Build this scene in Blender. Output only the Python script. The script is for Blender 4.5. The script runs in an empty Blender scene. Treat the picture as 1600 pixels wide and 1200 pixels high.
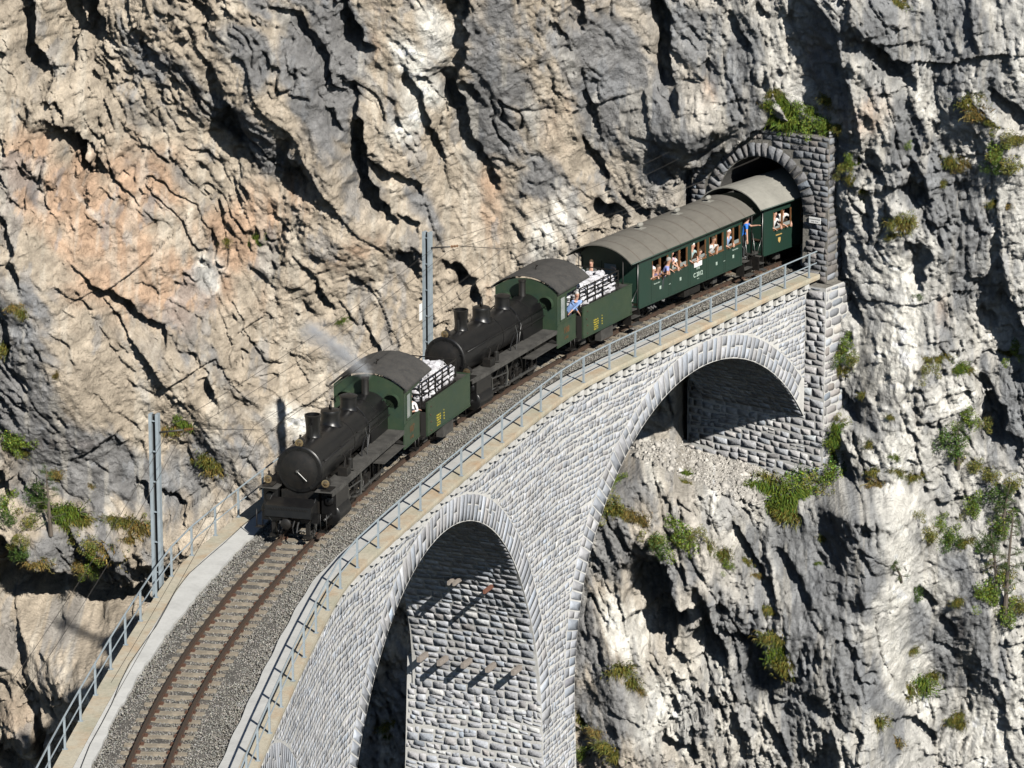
import bpy, bmesh, math, random
import numpy as np
from mathutils import Matrix, Vector
random.seed(7); rng = np.random.default_rng(11)
SC = bpy.context.scene; COL = SC.collection
# ------------------------------------------------------------------ camera
FPX = 6443.16
CAM = np.array([86.99363, 101.96202, 38.07044])
FV = np.array([0.0429589, -0.96539172, -0.25724183]); RV = np.array([-0.999017919, -0.0443043583, -0.00056621765]); UV = np.array([0.01085031, -0.25701352, 0.96634689])
cd = bpy.data.cameras.new('camera'); cam = bpy.data.objects.new('camera', cd); COL.objects.link(cam); SC.camera = cam
cd.sensor_width = 36; cd.lens = FPX * 36 / 1600; cd.clip_start = 1; cd.clip_end = 3000
M = Matrix.Identity(4)
for i in range(3):
    M[i][0] = RV[i]; M[i][1] = UV[i]; M[i][2] = -FV[i]; M[i][3] = CAM[i]
cam.matrix_world = M
# ------------------------------------------------------------------ light
SUN = Vector((-0.409, 0.701, 0.586)).normalized()
w = bpy.data.worlds.new('World'); SC.world = w; w.use_nodes = True
nt = w.node_tree; sky = nt.nodes.new('ShaderNodeTexSky'); sky.sky_type = 'NISHITA'; sky.sun_disc = False
sky.sun_elevation = math.asin(SUN.z); sky.sun_rotation = math.atan2(SUN.x, SUN.y)
sky.altitude = 1050; sky.dust_density = .3; sky.air_density = .9
nt.links.new(sky.outputs[0], nt.nodes['Background'].inputs[0]); nt.nodes['Background'].inputs[1].default_value = 0.05
sl = bpy.data.lights.new('sun', 'SUN'); sl.energy = 5.0; sl.angle = math.radians(0.53); sl.color = (1.0, 0.955, 0.88)
so_ = bpy.data.objects.new('sun', sl); COL.objects.link(so_); so_.rotation_euler = SUN.to_track_quat('Z', 'Y').to_euler(); so_.location = (60, 60, 90)
SC.view_settings.view_transform = 'Standard'; SC.view_settings.look = 'None'; SC.view_settings.exposure = 0.45; SC.view_settings.gamma = 1
SC.view_settings.use_curve_mapping = False
SC.render.engine = 'CYCLES'
SC.cycles.max_bounces = 6; SC.cycles.diffuse_bounces = 0; SC.cycles.volume_bounces = 1
SC.render.resolution_x = 1024; SC.render.resolution_y = 768
# ------------------------------------------------------------------ geometry of the line: s along the track, o outwards, z above the deck
R0 = 101.30624; GR = 0.0154486
def W(s, o, z):
    th = -np.asarray(s, float) / R0
    return np.stack(np.broadcast_arrays((R0 + o) * np.cos(th), (R0 + o) * np.sin(th), z + GR * np.asarray(s, float)), -1)
def bow(s):
    d = np.abs(np.mod(np.asarray(s, float) - 17.3 + 11.5, 23) - 11.5); d = np.sqrt(d * d + 2.2) - .25; return 0.47 * (1 - ((11.5 - d) / 11.5) ** 2)
def offR(s): return -2.57 - bow(s)
def offL(s): return 2.86 - bow(s)
INSET = 0.33
def ray(px, py):
    d = FV + (px - 800) / FPX * RV - (py - 600) / FPX * UV; return d
# ------------------------------------------------------------------ object helpers
def tag(o, label=None, cat=None, group=None, kind=None):
    if label: o['label'] = label
    if cat: o['category'] = cat
    if group: o['group'] = group
    if kind: o['kind'] = kind
    return o
def empty(name, loc=(0, 0, 0), mat=None, **k):
    o = bpy.data.objects.new(name, None); COL.objects.link(o); o.empty_display_size = .3
    if mat is not None: o.matrix_world = mat
    else: o.location = loc
    return tag(o, **k)
def link(name, me, parent=None, **k):
    o = bpy.data.objects.new(name, me); COL.objects.link(o)
    if parent: o.parent = parent
    return tag(o, **k)
def npmesh(name, V, F, mats, smooth=False, col=None, mi=None):
    """F: (n,3) or (n,4) int array or list of arrays"""
    me = bpy.data.meshes.new(name); V = np.asarray(V, np.float32)
    Fs = F if isinstance(F, list) else [F]
    Fs = [np.asarray(f, np.int32) for f in Fs if len(f)]
    me.vertices.add(len(V)); me.vertices.foreach_set('co', V.ravel())
    nl = sum(f.size for f in Fs); npoly = sum(len(f) for f in Fs)
    me.loops.add(nl); me.polygons.add(npoly)
    me.loops.foreach_set('vertex_index', np.concatenate([f.ravel() for f in Fs]))
    tot = np.concatenate([np.full(len(f), f.shape[1], np.int32) for f in Fs]); st = np.concatenate([[0], np.cumsum(tot)[:-1]]).astype(np.int32)
    me.polygons.foreach_set('loop_start', st); me.polygons.foreach_set('loop_total', tot)
    if smooth: me.polygons.foreach_set('use_smooth', np.ones(npoly, bool))
    for m in (mats if isinstance(mats, (list, tuple)) else [mats]): me.materials.append(m)
    if mi is not None: me.polygons.foreach_set('material_index', np.asarray(mi, np.int32))
    me.update(calc_edges=True)
    if col is not None:
        a = me.color_attributes.new('tint', 'FLOAT_COLOR', 'POINT'); c = np.ones((len(V), 4), np.float32); c[:, :col.shape[1]] = col
        a.data.foreach_set('color', c.ravel())
    me.validate()
    return me
class MB:
    """collects shapes into one mesh"""
    def __init__(s): s.v = []; s.f = []; s.m = []; s.cur = 0; s.sm = []
    def add(s, V, F, smooth=False):
        b = len(s.v); s.v += [tuple(map(float, x)) for x in V]; s.f += [tuple(b + i for i in f) for f in F]; s.m += [s.cur] * len(F); s.sm += [smooth] * len(F)
    def box(s, x0, x1, y0, y1, z0, z1, M=None):
        V = [(x, y, z) for x in (x0, x1) for y in (y0, y1) for z in (z0, z1)]
        if M is not None: V = [M @ Vector(v) for v in V]
        s.add(V, [(0, 1, 3, 2), (4, 6, 7, 5), (0, 4, 5, 1), (2, 3, 7, 6), (0, 2, 6, 4), (1, 5, 7, 3)])
    def tube(s, pts, r, n=8, caps=True, smooth=True):
        pts = [Vector(p) for p in pts]; rs = r if isinstance(r, (list, tuple)) else [r] * len(pts); V = []; F = []; up = None
        for i, p in enumerate(pts):
            t = (pts[min(i + 1, len(pts) - 1)] - pts[max(i - 1, 0)])
            if t.length < 1e-9: t = Vector((0, 0, 1))
            t.normalize()
            if up is None: up = Vector((0, 0, 1)) if abs(t.z) < .9 else Vector((1, 0, 0))
            a = t.cross(up); a = a.normalized() if a.length > 1e-6 else t.orthogonal().normalized(); b = a.cross(t)
            for k in range(n):
                q = 2 * math.pi * k / n; V.append(p + (a * math.cos(q) + b * math.sin(q)) * rs[i])
        for i in range(len(pts) - 1):
            for k in range(n): F.append((i * n + k, i * n + (k + 1) % n, (i + 1) * n + (k + 1) % n, (i + 1) * n + k))
        s.add(V, F, smooth)
        if caps:
            s.add(V[:n], [tuple(range(n))]); s.add(V[-n:], [tuple(range(n))[::-1]])
    def lathe(s, prof, axis='z', c=(0, 0, 0), n=20, smooth=True):
        V = []; F = []
        for r, h in prof:
            for k in range(n):
                q = 2 * math.pi * k / n; a, b = r * math.cos(q), r * math.sin(q)
                V.append({'z': (c[0] + a, c[1] + b, c[2] + h), 'x': (c[0] + h, c[1] + a, c[2] + b), 'y': (c[0] + b, c[1] + h, c[2] + a)}[axis])
        for i in range(len(prof) - 1):
            for k in range(n): F.append((i * n + k, i * n + (k + 1) % n, (i + 1) * n + (k + 1) % n, (i + 1) * n + k))
        s.add(V, F, smooth)
        if prof[0][0] > 1e-4: s.add(V[:n], [tuple(range(n))[::-1]])
        if prof[-1][0] > 1e-4: s.add(V[-n:], [tuple(range(n))])
    def prism(s, poly, y0, y1, plane='xz'):
        n = len(poly); V = []
        for y in (y0, y1):
            for a, b in poly: V.append((a, y, b) if plane == 'xz' else ((y, a, b) if plane == 'yz' else (a, b, y)))
        s.add(V, [tuple(range(n))[::-1], tuple(range(n, 2 * n))] + [(i, (i + 1) % n, n + (i + 1) % n, n + i) for i in range(n)])
    def mesh(s, name, mats, fix=True):
        me = bpy.data.meshes.new(name); me.from_pydata(s.v, [], s.f)
        for m in (mats if isinstance(mats, (list, tuple)) else [mats]): me.materials.append(m)
        me.polygons.foreach_set('material_index', np.array(s.m, np.int32)); me.polygons.foreach_set('use_smooth', np.array(s.sm, bool))
        if fix:
            bm = bmesh.new(); bm.from_mesh(me); bmesh.ops.remove_doubles(bm, verts=bm.verts, dist=1e-5); bmesh.ops.recalc_face_normals(bm, faces=bm.faces)
            for e in bm.edges:
                if len(e.link_faces) == 2 and e.calc_face_angle(0) > .7: e.smooth = False
            bm.to_mesh(me); bm.free()
        me.update(); return me
    def build(s, name, mats, parent=None, **k): return link(name, s.mesh(name, mats), parent, **k)
# ------------------------------------------------------------------ materials
def mat(name, col, rough=.7, metal=0, noise=None, bump=None, tint=None, spec=.5, streak=None, emit=None):
    """noise: (scale, amount, col2); bump: list of (scale, strength, dist)"""
    m = bpy.data.materials.new(name); m.use_nodes = True; n = m.node_tree; B = n.nodes['Principled BSDF']; L = n.links
    B.inputs['Roughness'].default_value = rough; B.inputs['Metallic'].default_value = metal; B.inputs['Specular IOR Level'].default_value = spec
    B.inputs['Base Color'].default_value = (*col, 1)
    tc = n.nodes.new('ShaderNodeTexCoord'); out = None
    def mix(a, b, f, typ='MIX'):
        x = n.nodes.new('ShaderNodeMix'); x.data_type = 'RGBA'; x.blend_type = typ
        for sock, v in ((x.inputs[6], a), (x.inputs[7], b), (x.inputs[0], f)):
            if isinstance(v, tuple): sock.default_value = (*v, 1) if len(v) == 3 else v
            elif isinstance(v, (int, float)): sock.default_value = v
            else: L.new(v, sock)
        return x.outputs[2]
    def noi(sc, det=6, rough=.6, vec=None):
        t = n.nodes.new('ShaderNodeTexNoise'); t.inputs['Scale'].default_value = sc; t.inputs['Detail'].default_value = det; t.inputs['Roughness'].default_value = rough
        L.new(vec or tc.outputs['Object'], t.inputs['Vector']); return t.outputs['Fac']
    def ramp(s, a, b):
        r = n.nodes.new('ShaderNodeMapRange'); r.inputs[1].default_value = a; r.inputs[2].default_value = b; L.new(s, r.inputs[0]); return r.outputs[0]
    c = col
    if tint:
        a = n.nodes.new('ShaderNodeAttribute'); a.attribute_name = 'tint'
        c = a.outputs['Color']
    for it in (noise or []):
        sc, lo, hi, c2 = it[:4]; vec = None
        if len(it) > 4:
            mp = n.nodes.new('ShaderNodeMapping'); mp.inputs['Scale'].default_value = it[4]; L.new(tc.outputs['Object'], mp.inputs[0]); vec = mp.outputs[0]
        f = ramp(noi(sc, vec=vec), lo, hi)
        if len(c2) == 2: c = mix(c, (c2[0],) * 3, f, 'MULTIPLY') if False else mix(c, mix(c, (c2[0],) * 3, 1.0, 'MULTIPLY'), f)
        else: c = mix(c, c2, f)
    if not isinstance(c, tuple): L.new(c, B.inputs['Base Color'])
    h = None
    for sc, st, dist in (bump or []):
        b = n.nodes.new('ShaderNodeBump'); b.inputs['Strength'].default_value = st; b.inputs['Distance'].default_value = dist
        L.new(noi(sc, 5), b.inputs['Height'])
        if h: L.new(h, b.inputs['Normal'])
        h = b.outputs[0]
    if h: L.new(h, B.inputs['Normal'])
    return m
MT = dict(
    rock=mat('rock', (.4, .36, .3), .92, tint=True, spec=.2, noise=[(9, .35, .75, (.72, 0)), (.9, .45, .8, (.8, 0)), (30, .5, .8, (1.25, 0))], bump=[(2.6, .9, .20), (8, .9, .09), (26, .8, .035)]),
    stone=mat('wall_stone', (.4, .4, .4), .85, tint=True, spec=.25, noise=[(14, .4, .75, (.78, 0)), (3, .5, .8, (1.2, 0)), (.35, .45, .75, (.8, 0))], bump=[(12, .35, .010), (50, .4, .005)]),
    rough=mat('rough_stone', (.4, .4, .4), .85, tint=True, spec=.25, noise=[(10, .4, .75, (.6, 0)), (3, .5, .8, (1.3, 0))], bump=[(7, .8, .05), (30, .6, .012)]),
    mortar=mat('lime_mortar', (.63, .625, .60), .9, spec=.2, noise=[(2.5, .4, .7, (.82, 0)), (16, .4, .8, (.82, 0)), (.3, .45, .75, (.82, 0))], bump=[(10, .5, .015), (40, .4, .006)]),
    darkmortar=mat('old_mortar', (.2, .19, .17), .9, spec=.2, noise=[(2.5, .4, .7, (.7, 0)), (16, .4, .8, (1.5, 0))], bump=[(10, .8, .03)]),
    coping=mat('sandstone_coping', (.46, .42, .33), .85, spec=.25, noise=[(1.1, .47, .75, (.42, .30, .19)), (.5, .5, .75, (.34, .34, .26)), (9, .4, .8, (.75, 0)), (25, .45, .8, (1.2, 0))], bump=[(20, .4, .01)]),
    concrete=mat('pale_concrete', (.52, .52, .50), .85, spec=.25, noise=[(1.3, .4, .75, (.82, 0)), (8, .45, .8, (.86, 0))], bump=[(30, .3, .006)]),
    ballast=mat('ballast_bed', (.17, .16, .145), .95, spec=.2, noise=[(22, .35, .65, (.45, 0)), (1.2, .4, .7, (.8, 0))], bump=[(25, 1, .05)]),
    gravel=mat('ballast_stone', (.25, .25, .24), .9, tint=True, spec=.2),
    rust=mat('rusty_rail', (.052, .034, .024), .8, noise=[(6, .4, .7, (.085, .048, .030)), (20, .5, .8, (.5, 0))], bump=[(40, .3, .004)]),
    railtop=mat('rail_head', (.05, .037, .029), .5, metal=.2),
    plate=mat('rust_plate', (.13, .062, .038), .9, noise=[(9, .4, .7, (.5, 0))]),
    sleeper=mat('sleeper', (.34, .295, .23), .9, spec=.2, noise=[(2.2, .4, .7, (.62, 0)), (14, .4, .7, (.75, 0))], bump=[(30, .5, .01)]),
    galv=mat('galvanised_steel', (.36, .42, .46), .5, metal=.25, noise=[(3, .4, .7, (.8, 0))]),
    black=mat('black_paint', (.0055, .0055, .006), .36, noise=[(4, .45, .75, (.012, .0115, .011)), (25, .6, .8, (.5, 0))], bump=[(9, .08, .02)]),
    sooty=mat('sooty_iron', (.007, .0068, .0065), .5, noise=[(6, .4, .7, (.016, .0135, .0115))], bump=[(20, .3, .01)]),
    dusty=mat('dusty_plate', (.075, .072, .066), .75, noise=[(5, .4, .7, (.5, 0)), (1.5, .45, .7, (.03, .029, .027))]),
    cabgreen=mat('worn_green', (.026, .048, .027), .5, noise=[(2.5, .42, .72, (.042, .062, .034)), (9, .55, .8, (.03, .036, .024)), (1.2, .5, .75, (.016, .04, .032))], bump=[(5, .12, .02)]),
    carriage=mat('carriage_green', (.013, .038, .027), .42, noise=[(2, .4, .75, (.017, .036, .026))], bump=[(3, .08, .02)]),
    groove=mat('panel_joint', (.006, .02, .012), .8),
    cabroof=mat('cab_roof', (.055, .053, .05), .8, noise=[(3, .4, .7, (.03, .03, .03)), (14, .5, .8, (.08, .07, .06))], bump=[(10, .2, .01)]),
    roof=mat('canvas_roof', (.15, .14, .12), .9, noise=[(2, .4, .75, (.8, 0)), (12, .5, .8, (.85, 0))], bump=[(6, .15, .02)]),
    roof2=mat('pale_roof', (.28, .272, .24), .9, noise=[(1.2, .4, .7, (.75, 0)), (9, .5, .8, (.85, 0))]),
    seam=mat('roof_seam', (.09, .055, .04), .9),
    wood=mat('varnished_wood', (.17, .08, .033), .5, noise=[(7, .4, .7, (.7, 0))]),
    dark=mat('dark_interior', (.012, .011, .010), .8),
    seatwood=mat('interior_wood', (.06, .035, .02), .7),
    brass=mat('lamp_brass', (.55, .42, .24), .3, metal=.9),
    steel=mat('bright_steel', (.22, .22, .215), .38, metal=.9),
    lens=mat('lamp_glass', (.30, .22, .13), .15, metal=.8),
    white=mat('white_paint', (.78, .78, .76), .6),
    bags=mat('white_bags', (.66, .655, .69), .55, noise=[(6, .35, .7, (.55, 0))], bump=[(9, .6, .04), (30, .4, .01)]),
    redprint=mat('red_print', (.5, .08, .1), .6),
    yellow=mat('yellow_lettering', (.62, .5, .05), .7), gold=mat('gold_lettering', (.5, .34, .12), .6), fadedred=mat('faded_number', (.16, .075, .03), .8),
    lettering=mat('pale_lettering', (.45, .55, .48), .7), ink=mat('sign_ink', (.1, .1, .1), .7),
    timber=mat('weathered_timber', (.30, .265, .235), .9, noise=[(7, .4, .7, (.6, 0))]), rustbeam=mat('rusty_beam', (.17, .075, .05), .9),
    wire=mat('wire', (.07, .065, .06), .5, metal=.5), cable=mat('black_cable', (.03, .03, .03), .7),
    tunnel=mat('tunnel_lining', (.06, .058, .055), .95, bump=[(4, .6, .06)]),
    leaf=mat('leaf', (.1, .14, .03), .6, tint=True, spec=.3), bark=mat('bark', (.12, .1, .08), .9),
    glass=mat('window_glass', (.25, .28, .27), .08, spec=.9), earth=mat('gorge_floor', (.25, .24, .21), .95, noise=[(.3, .4, .7, (.12, .14, .06))]),
)
mtg = MT['rock'].node_tree
# ------------------------------------------------------------------ noise
def _hash(ix, iy, seed):
    h = (ix.astype(np.int64) * 374761393 + iy.astype(np.int64) * 668265263 + seed * 1442695041) & 0xffffffff
    h = ((h ^ (h >> 13)) * 1274126177) & 0xffffffff
    h = ((h ^ (h >> 16)) * 2246822519) & 0xffffffff
    return ((h ^ (h >> 15)) & 0xffffff) / float(0x1000000)
def vnoise(x, y, seed):
    ix = np.floor(x).astype(np.int64); iy = np.floor(y).astype(np.int64); fx = x - ix; fy = y - iy
    fx = fx * fx * fx * (fx * (fx * 6 - 15) + 10); fy = fy * fy * fy * (fy * (fy * 6 - 15) + 10)
    a = _hash(ix, iy, seed); b = _hash(ix + 1, iy, seed); c = _hash(ix, iy + 1, seed); d = _hash(ix + 1, iy + 1, seed)
    return (a + (b - a) * fx + (c - a) * fy + (a - b - c + d) * fx * fy) * 2 - 1
def fbm(x, y, seed, o=4, g=.5, lac=2.03):
    r = 0; a = 1.
    for i in range(o): r = r + a * vnoise(x, y, seed + i * 17); x = x * lac + 3.1; y = y * lac + 1.7; a *= g
    return r
def facets(x, y, seed, slope=1.15, b=.26, mode=1):
    """angular rock: upper (mode 1) or lower (mode -1) envelope of tilted, slightly curved planes, one per cell"""
    ix = np.floor(x).astype(np.int64); iy = np.floor(y).astype(np.int64); h = np.full(x.shape, -99.)
    for dx in (-1, 0, 1):
        for dy in (-1, 0, 1):
            jx_ = ix + dx; jy_ = iy + dy
            ox = x - jx_ - _hash(jx_, jy_, seed); oy = y - jy_ - _hash(jx_, jy_, seed + 1)
            v = .55 * (_hash(jx_, jy_, seed + 2) - .5) + slope * (ox * (_hash(jx_, jy_, seed + 3) - .5) + oy * (_hash(jx_, jy_, seed + 4) - .5)) * 1.6 - b * (ox * ox + oy * oy)
            h = np.maximum(h, v)
    return mode * (h + .05), h
def chips(x, y, seed, slope=1.):
    ix = np.floor(x).astype(np.int64); iy = np.floor(y).astype(np.int64); d1 = np.full(x.shape, 9.); h = np.zeros(x.shape)
    for dx in (-1, 0, 1):
        for dy in (-1, 0, 1):
            jx_ = ix + dx; jy_ = iy + dy; ox = x - jx_ - _hash(jx_, jy_, seed); oy = y - jy_ - _hash(jx_, jy_, seed + 1); d = ox * ox + oy * oy
            hh = .6 * (_hash(jx_, jy_, seed + 2) - .5) + slope * (ox * (_hash(jx_, jy_, seed + 3) - .5) + oy * (_hash(jx_, jy_, seed + 4) - .5)) * 2
            m = d < d1; h = np.where(m, hh, h); d1 = np.where(m, d, d1)
    return h
def sst(a, b, x): t = np.clip((x - a) / (b - a), 0, 1); return t * t * (3 - 2 * t)
# ------------------------------------------------------------------ cliff: depth y over (x, z)
def base(x, z):
    u = -57.8 + 0.34 * (x - 84)
    r = -55.5 + 0.10 * (81 - x)
    y = np.where(x > 84, u, np.where(x < 81, r, r + (u - r) * (x - 81) / 3))
    # rock foot under the last arch: a ledge at the abutment's base
    zl = -6.7 + 1.0 * np.exp(-((x - 88.2) / 1.5) ** 2) - .3 * sst(86, 83, x)
    wx = sst(97, 90, x) * sst(77.5, 80.5, x)
    y = y + wx * (3.4 * sst(zl + .1, zl - .8, z) + .10 * np.clip(zl - z, 0, 30))
    y = y + .5 * sst(90, 87, x) * sst(77, 80, x) * sst(5.2, 6.8, z)
    y = y + .06 * np.clip(-6 - z, 0, 60) * (1 - wx)
    return y
def px2xz(px, py, fn=base):
    d = ray(px, py); t = 150.
    for _ in range(30):
        P = CAM + t * d; t += (float(fn(np.array(P[0]), np.array(P[2]))) - P[1]) / d[1] * .8
    P = CAM + t * d; return P[0], P[2], t
def pline(v, a, b, c, d): return np.concatenate([np.arange(a, b, d)])
STP = .058
xs = np.concatenate([np.arange(10, 58, 2.5), np.arange(58, 65, .35), np.arange(65, 72.4, .13), np.arange(72.4, 115, STP), np.arange(115, 121, .13), np.arange(121, 124, .35), np.arange(124, 190, 2.5)])
zs = np.concatenate([np.arange(-72, -34, 2.), np.arange(-34, -24, .3), np.arange(-24, -20.5, .13), np.arange(-20.5, 14.4, STP), np.arange(14.4, 18, .13), np.arange(18, 24, .3), np.arange(24, 62, 2.)])
X, Z = np.meshgrid(xs, zs)          # rows: z
Y = base(X, Z)
wx_ = fbm(X * .2, Z * .2, 5, 3) * .55; wz_ = fbm(X * .2, Z * .2, 55, 3) * .55
# strata frame: a runs down to the picture's right, b across
phi = np.radians(57 + 14 * sst(96, 84, X) + 4 * sst(86, 76, X))
ca, sa = np.cos(phi), np.sin(phi)
Xw, Zw = X + wx_, Z + wz_
Aa = -(Xw - 95) * ca - Zw * sa; Bb = -(Xw - 95) * sa + Zw * ca      # b grows to the upper right of the picture
big = fbm(Aa * .055, Bb * .14, 101, 3) * 1.5
Y += big
def saw(b, a, lam, seed, sharp=.9):
    t = b / lam + 1.1 * fbm(a * .10 / lam ** .5, b * .22 / lam, seed, 3); fr = t - np.floor(t)
    amp = .5 + .5 * _hash(np.floor(t).astype(np.int64), np.zeros(t.shape, np.int64), seed)
    return (np.where(fr < .06, fr / .06, 1 - (fr - .06) / .94)) * amp
left = sst(84, 92, X)
def zone(L):
    B_ = np.zeros_like(X)
    for px, py, rx, ry, an in L:
        x0, z0, t = px2xz(px, py); sx, sz = rx * t / FPX, ry * t / FPX; a = math.radians(an); dx = -(X - x0); dz = Z - z0
        u = dx * math.cos(a) - dz * math.sin(a); v = dx * math.sin(a) + dz * math.cos(a)
        B_ = np.maximum(B_, np.exp(-((u / sx) ** 4 + (v / sz) ** 4)))
    return B_
calm = zone([(130, 560, 120, 130, -30), (330, 480, 130, 90, -40), (250, 330, 130, 70, -40), (60, 400, 60, 90, 0), (130, 760, 110, 80, 0), (540, 380, 90, 50, -30), (600, 90, 40, 130, -8), (680, 60, 50, 110, 0), (780, 110, 60, 170, 0), (1000, 150, 50, 140, 0), (1270, 930, 80, 170, 0), (1390, 830, 45, 330, 0), (960, 990, 60, 130, -25), (1510, 1010, 60, 120, 0), (1400, 470, 60, 90, 0), (880, 230, 60, 130, 0), (320, 250, 60, 90, -40), (230, 980, 110, 60, 0), (330, 700, 90, 80, 0), (760, 300, 40, 120, 0), (470, 560, 90, 90, -30)])
cm = 1 - .76 * calm
msk = sst(-.3, .5, fbm(Aa * .1, Bb * .2, 31, 3))
Y += cm * (.22 * msk) * saw(Bb, Aa, 2.3, 201) * (.55 + .45 * left)
msk2 = sst(-.2, .5, fbm(Aa * .2, Bb * .4, 33, 3))
Y += cm * (.06 * msk2) * saw(Bb, Aa, .85, 211)
f1, e1 = facets(Aa * .22, Bb * .45, 301); Y += 1.15 * (.5 + .5 * cm) * f1
f2, e2 = facets(Aa * .55 + .4 * wz_, Bb * 1.1, 311, mode=-1); rough = sst(-.5, .7, fbm(X * .13, Z * .13, 77, 3)) * cm; Y += (.15 * cm + .30 * rough) * f2
f3, e3 = facets(Aa * 1.3 + fbm(X, Z, 9, 2) * .3, Bb * 2.3, 321); Y += (.05 + .10 * cm + .28 * rough) * f3
f4, e4 = facets(Aa * 2.6, Bb * 4.2 + fbm(X * 2, Z * 2, 19, 2) * .3, 331, mode=-1); Y += (.09 + .16 * rough) * f4
Y += .05 * fbm(X * 1.1, Z * 1.1, 401, 5, .6)
f5, e5 = facets(Xw * 1.9, Zw * 1.6, 341, mode=-1, slope=1.6); Y += (.05 + .10 * rough) * f5
f6, e6 = facets(Xw * 4.6 + 3, Zw * 4.0, 351, mode=1, slope=1.6); Y += (.035 + .05 * rough) * f6
wq = fbm(X * 3, Z * 3, 471, 3) * .35; cr = .35 + .65 * sst(-.4, .5, fbm(X * .5, Z * .5, 473, 3))
cr = cr * (.35 + .65 * cm) * .85
Y += cr * (.13 * chips(Aa * 1.6 + wq, Bb * 3.0 + wq, 361) + .095 * chips(Aa * 3.4 + wq, Bb * 5.6 - wq, 371) + .055 * chips(Aa * 7, Bb * 10, 381))
Y += .09 * (.4 + .6 * cm) * np.abs(fbm(Aa * 1.5, Bb * 3.2, 451, 4, .6))
def cracks(a, b, fa, fb, seed, wdt, msk_):
    n = np.abs(fbm(a * fa, b * fb, seed, 3)); return sst(wdt, wdt * .25, n) * sst(.0, .35, fbm(a * fa * .5 + 9, b * fb * .35, seed + 5, 2)) * msk_
Y -= .12 * cracks(Aa, Bb, .32, .8, 901, .05, 1) + .08 * cracks(Aa, Bb, .9, 2.2, 911, .07, .4 + .6 * rough) + .10 * cracks(Xw, Zw, 1.1, 1.0, 921, .05, rough)
Y += .04 * (.3 + .7 * rough) * saw(Bb, Aa, .62, 231) * sst(-.1, .5, fbm(Aa * .25, Bb * .5, 35, 3))
rid = 1 - np.abs(fbm(Aa * .35, Bb * .9, 411, 4)); Y -= .35 * np.clip(rid - .86, 0, 1) / .14 * sst(-.1, .4, fbm(X * .3, Z * .3, 413, 2))
def surf_hit(Yc):
    def f(px, py, *_):
        d = ray(px, py); t = np.linspace(128, 185, 1400); P = CAM + t[:, None] * d
        i = np.clip(np.searchsorted(xs, P[:, 0]) - 1, 0, len(xs) - 2); k = np.clip(np.searchsorted(zs, P[:, 2]) - 1, 0, len(zs) - 2)
        g = P[:, 1] - Yc[k, i]; j = np.argmax(g < 0); return P[j, 0], P[j, 2], t[j]
    return f
px2xz = surf_hit(Y.copy())
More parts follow.
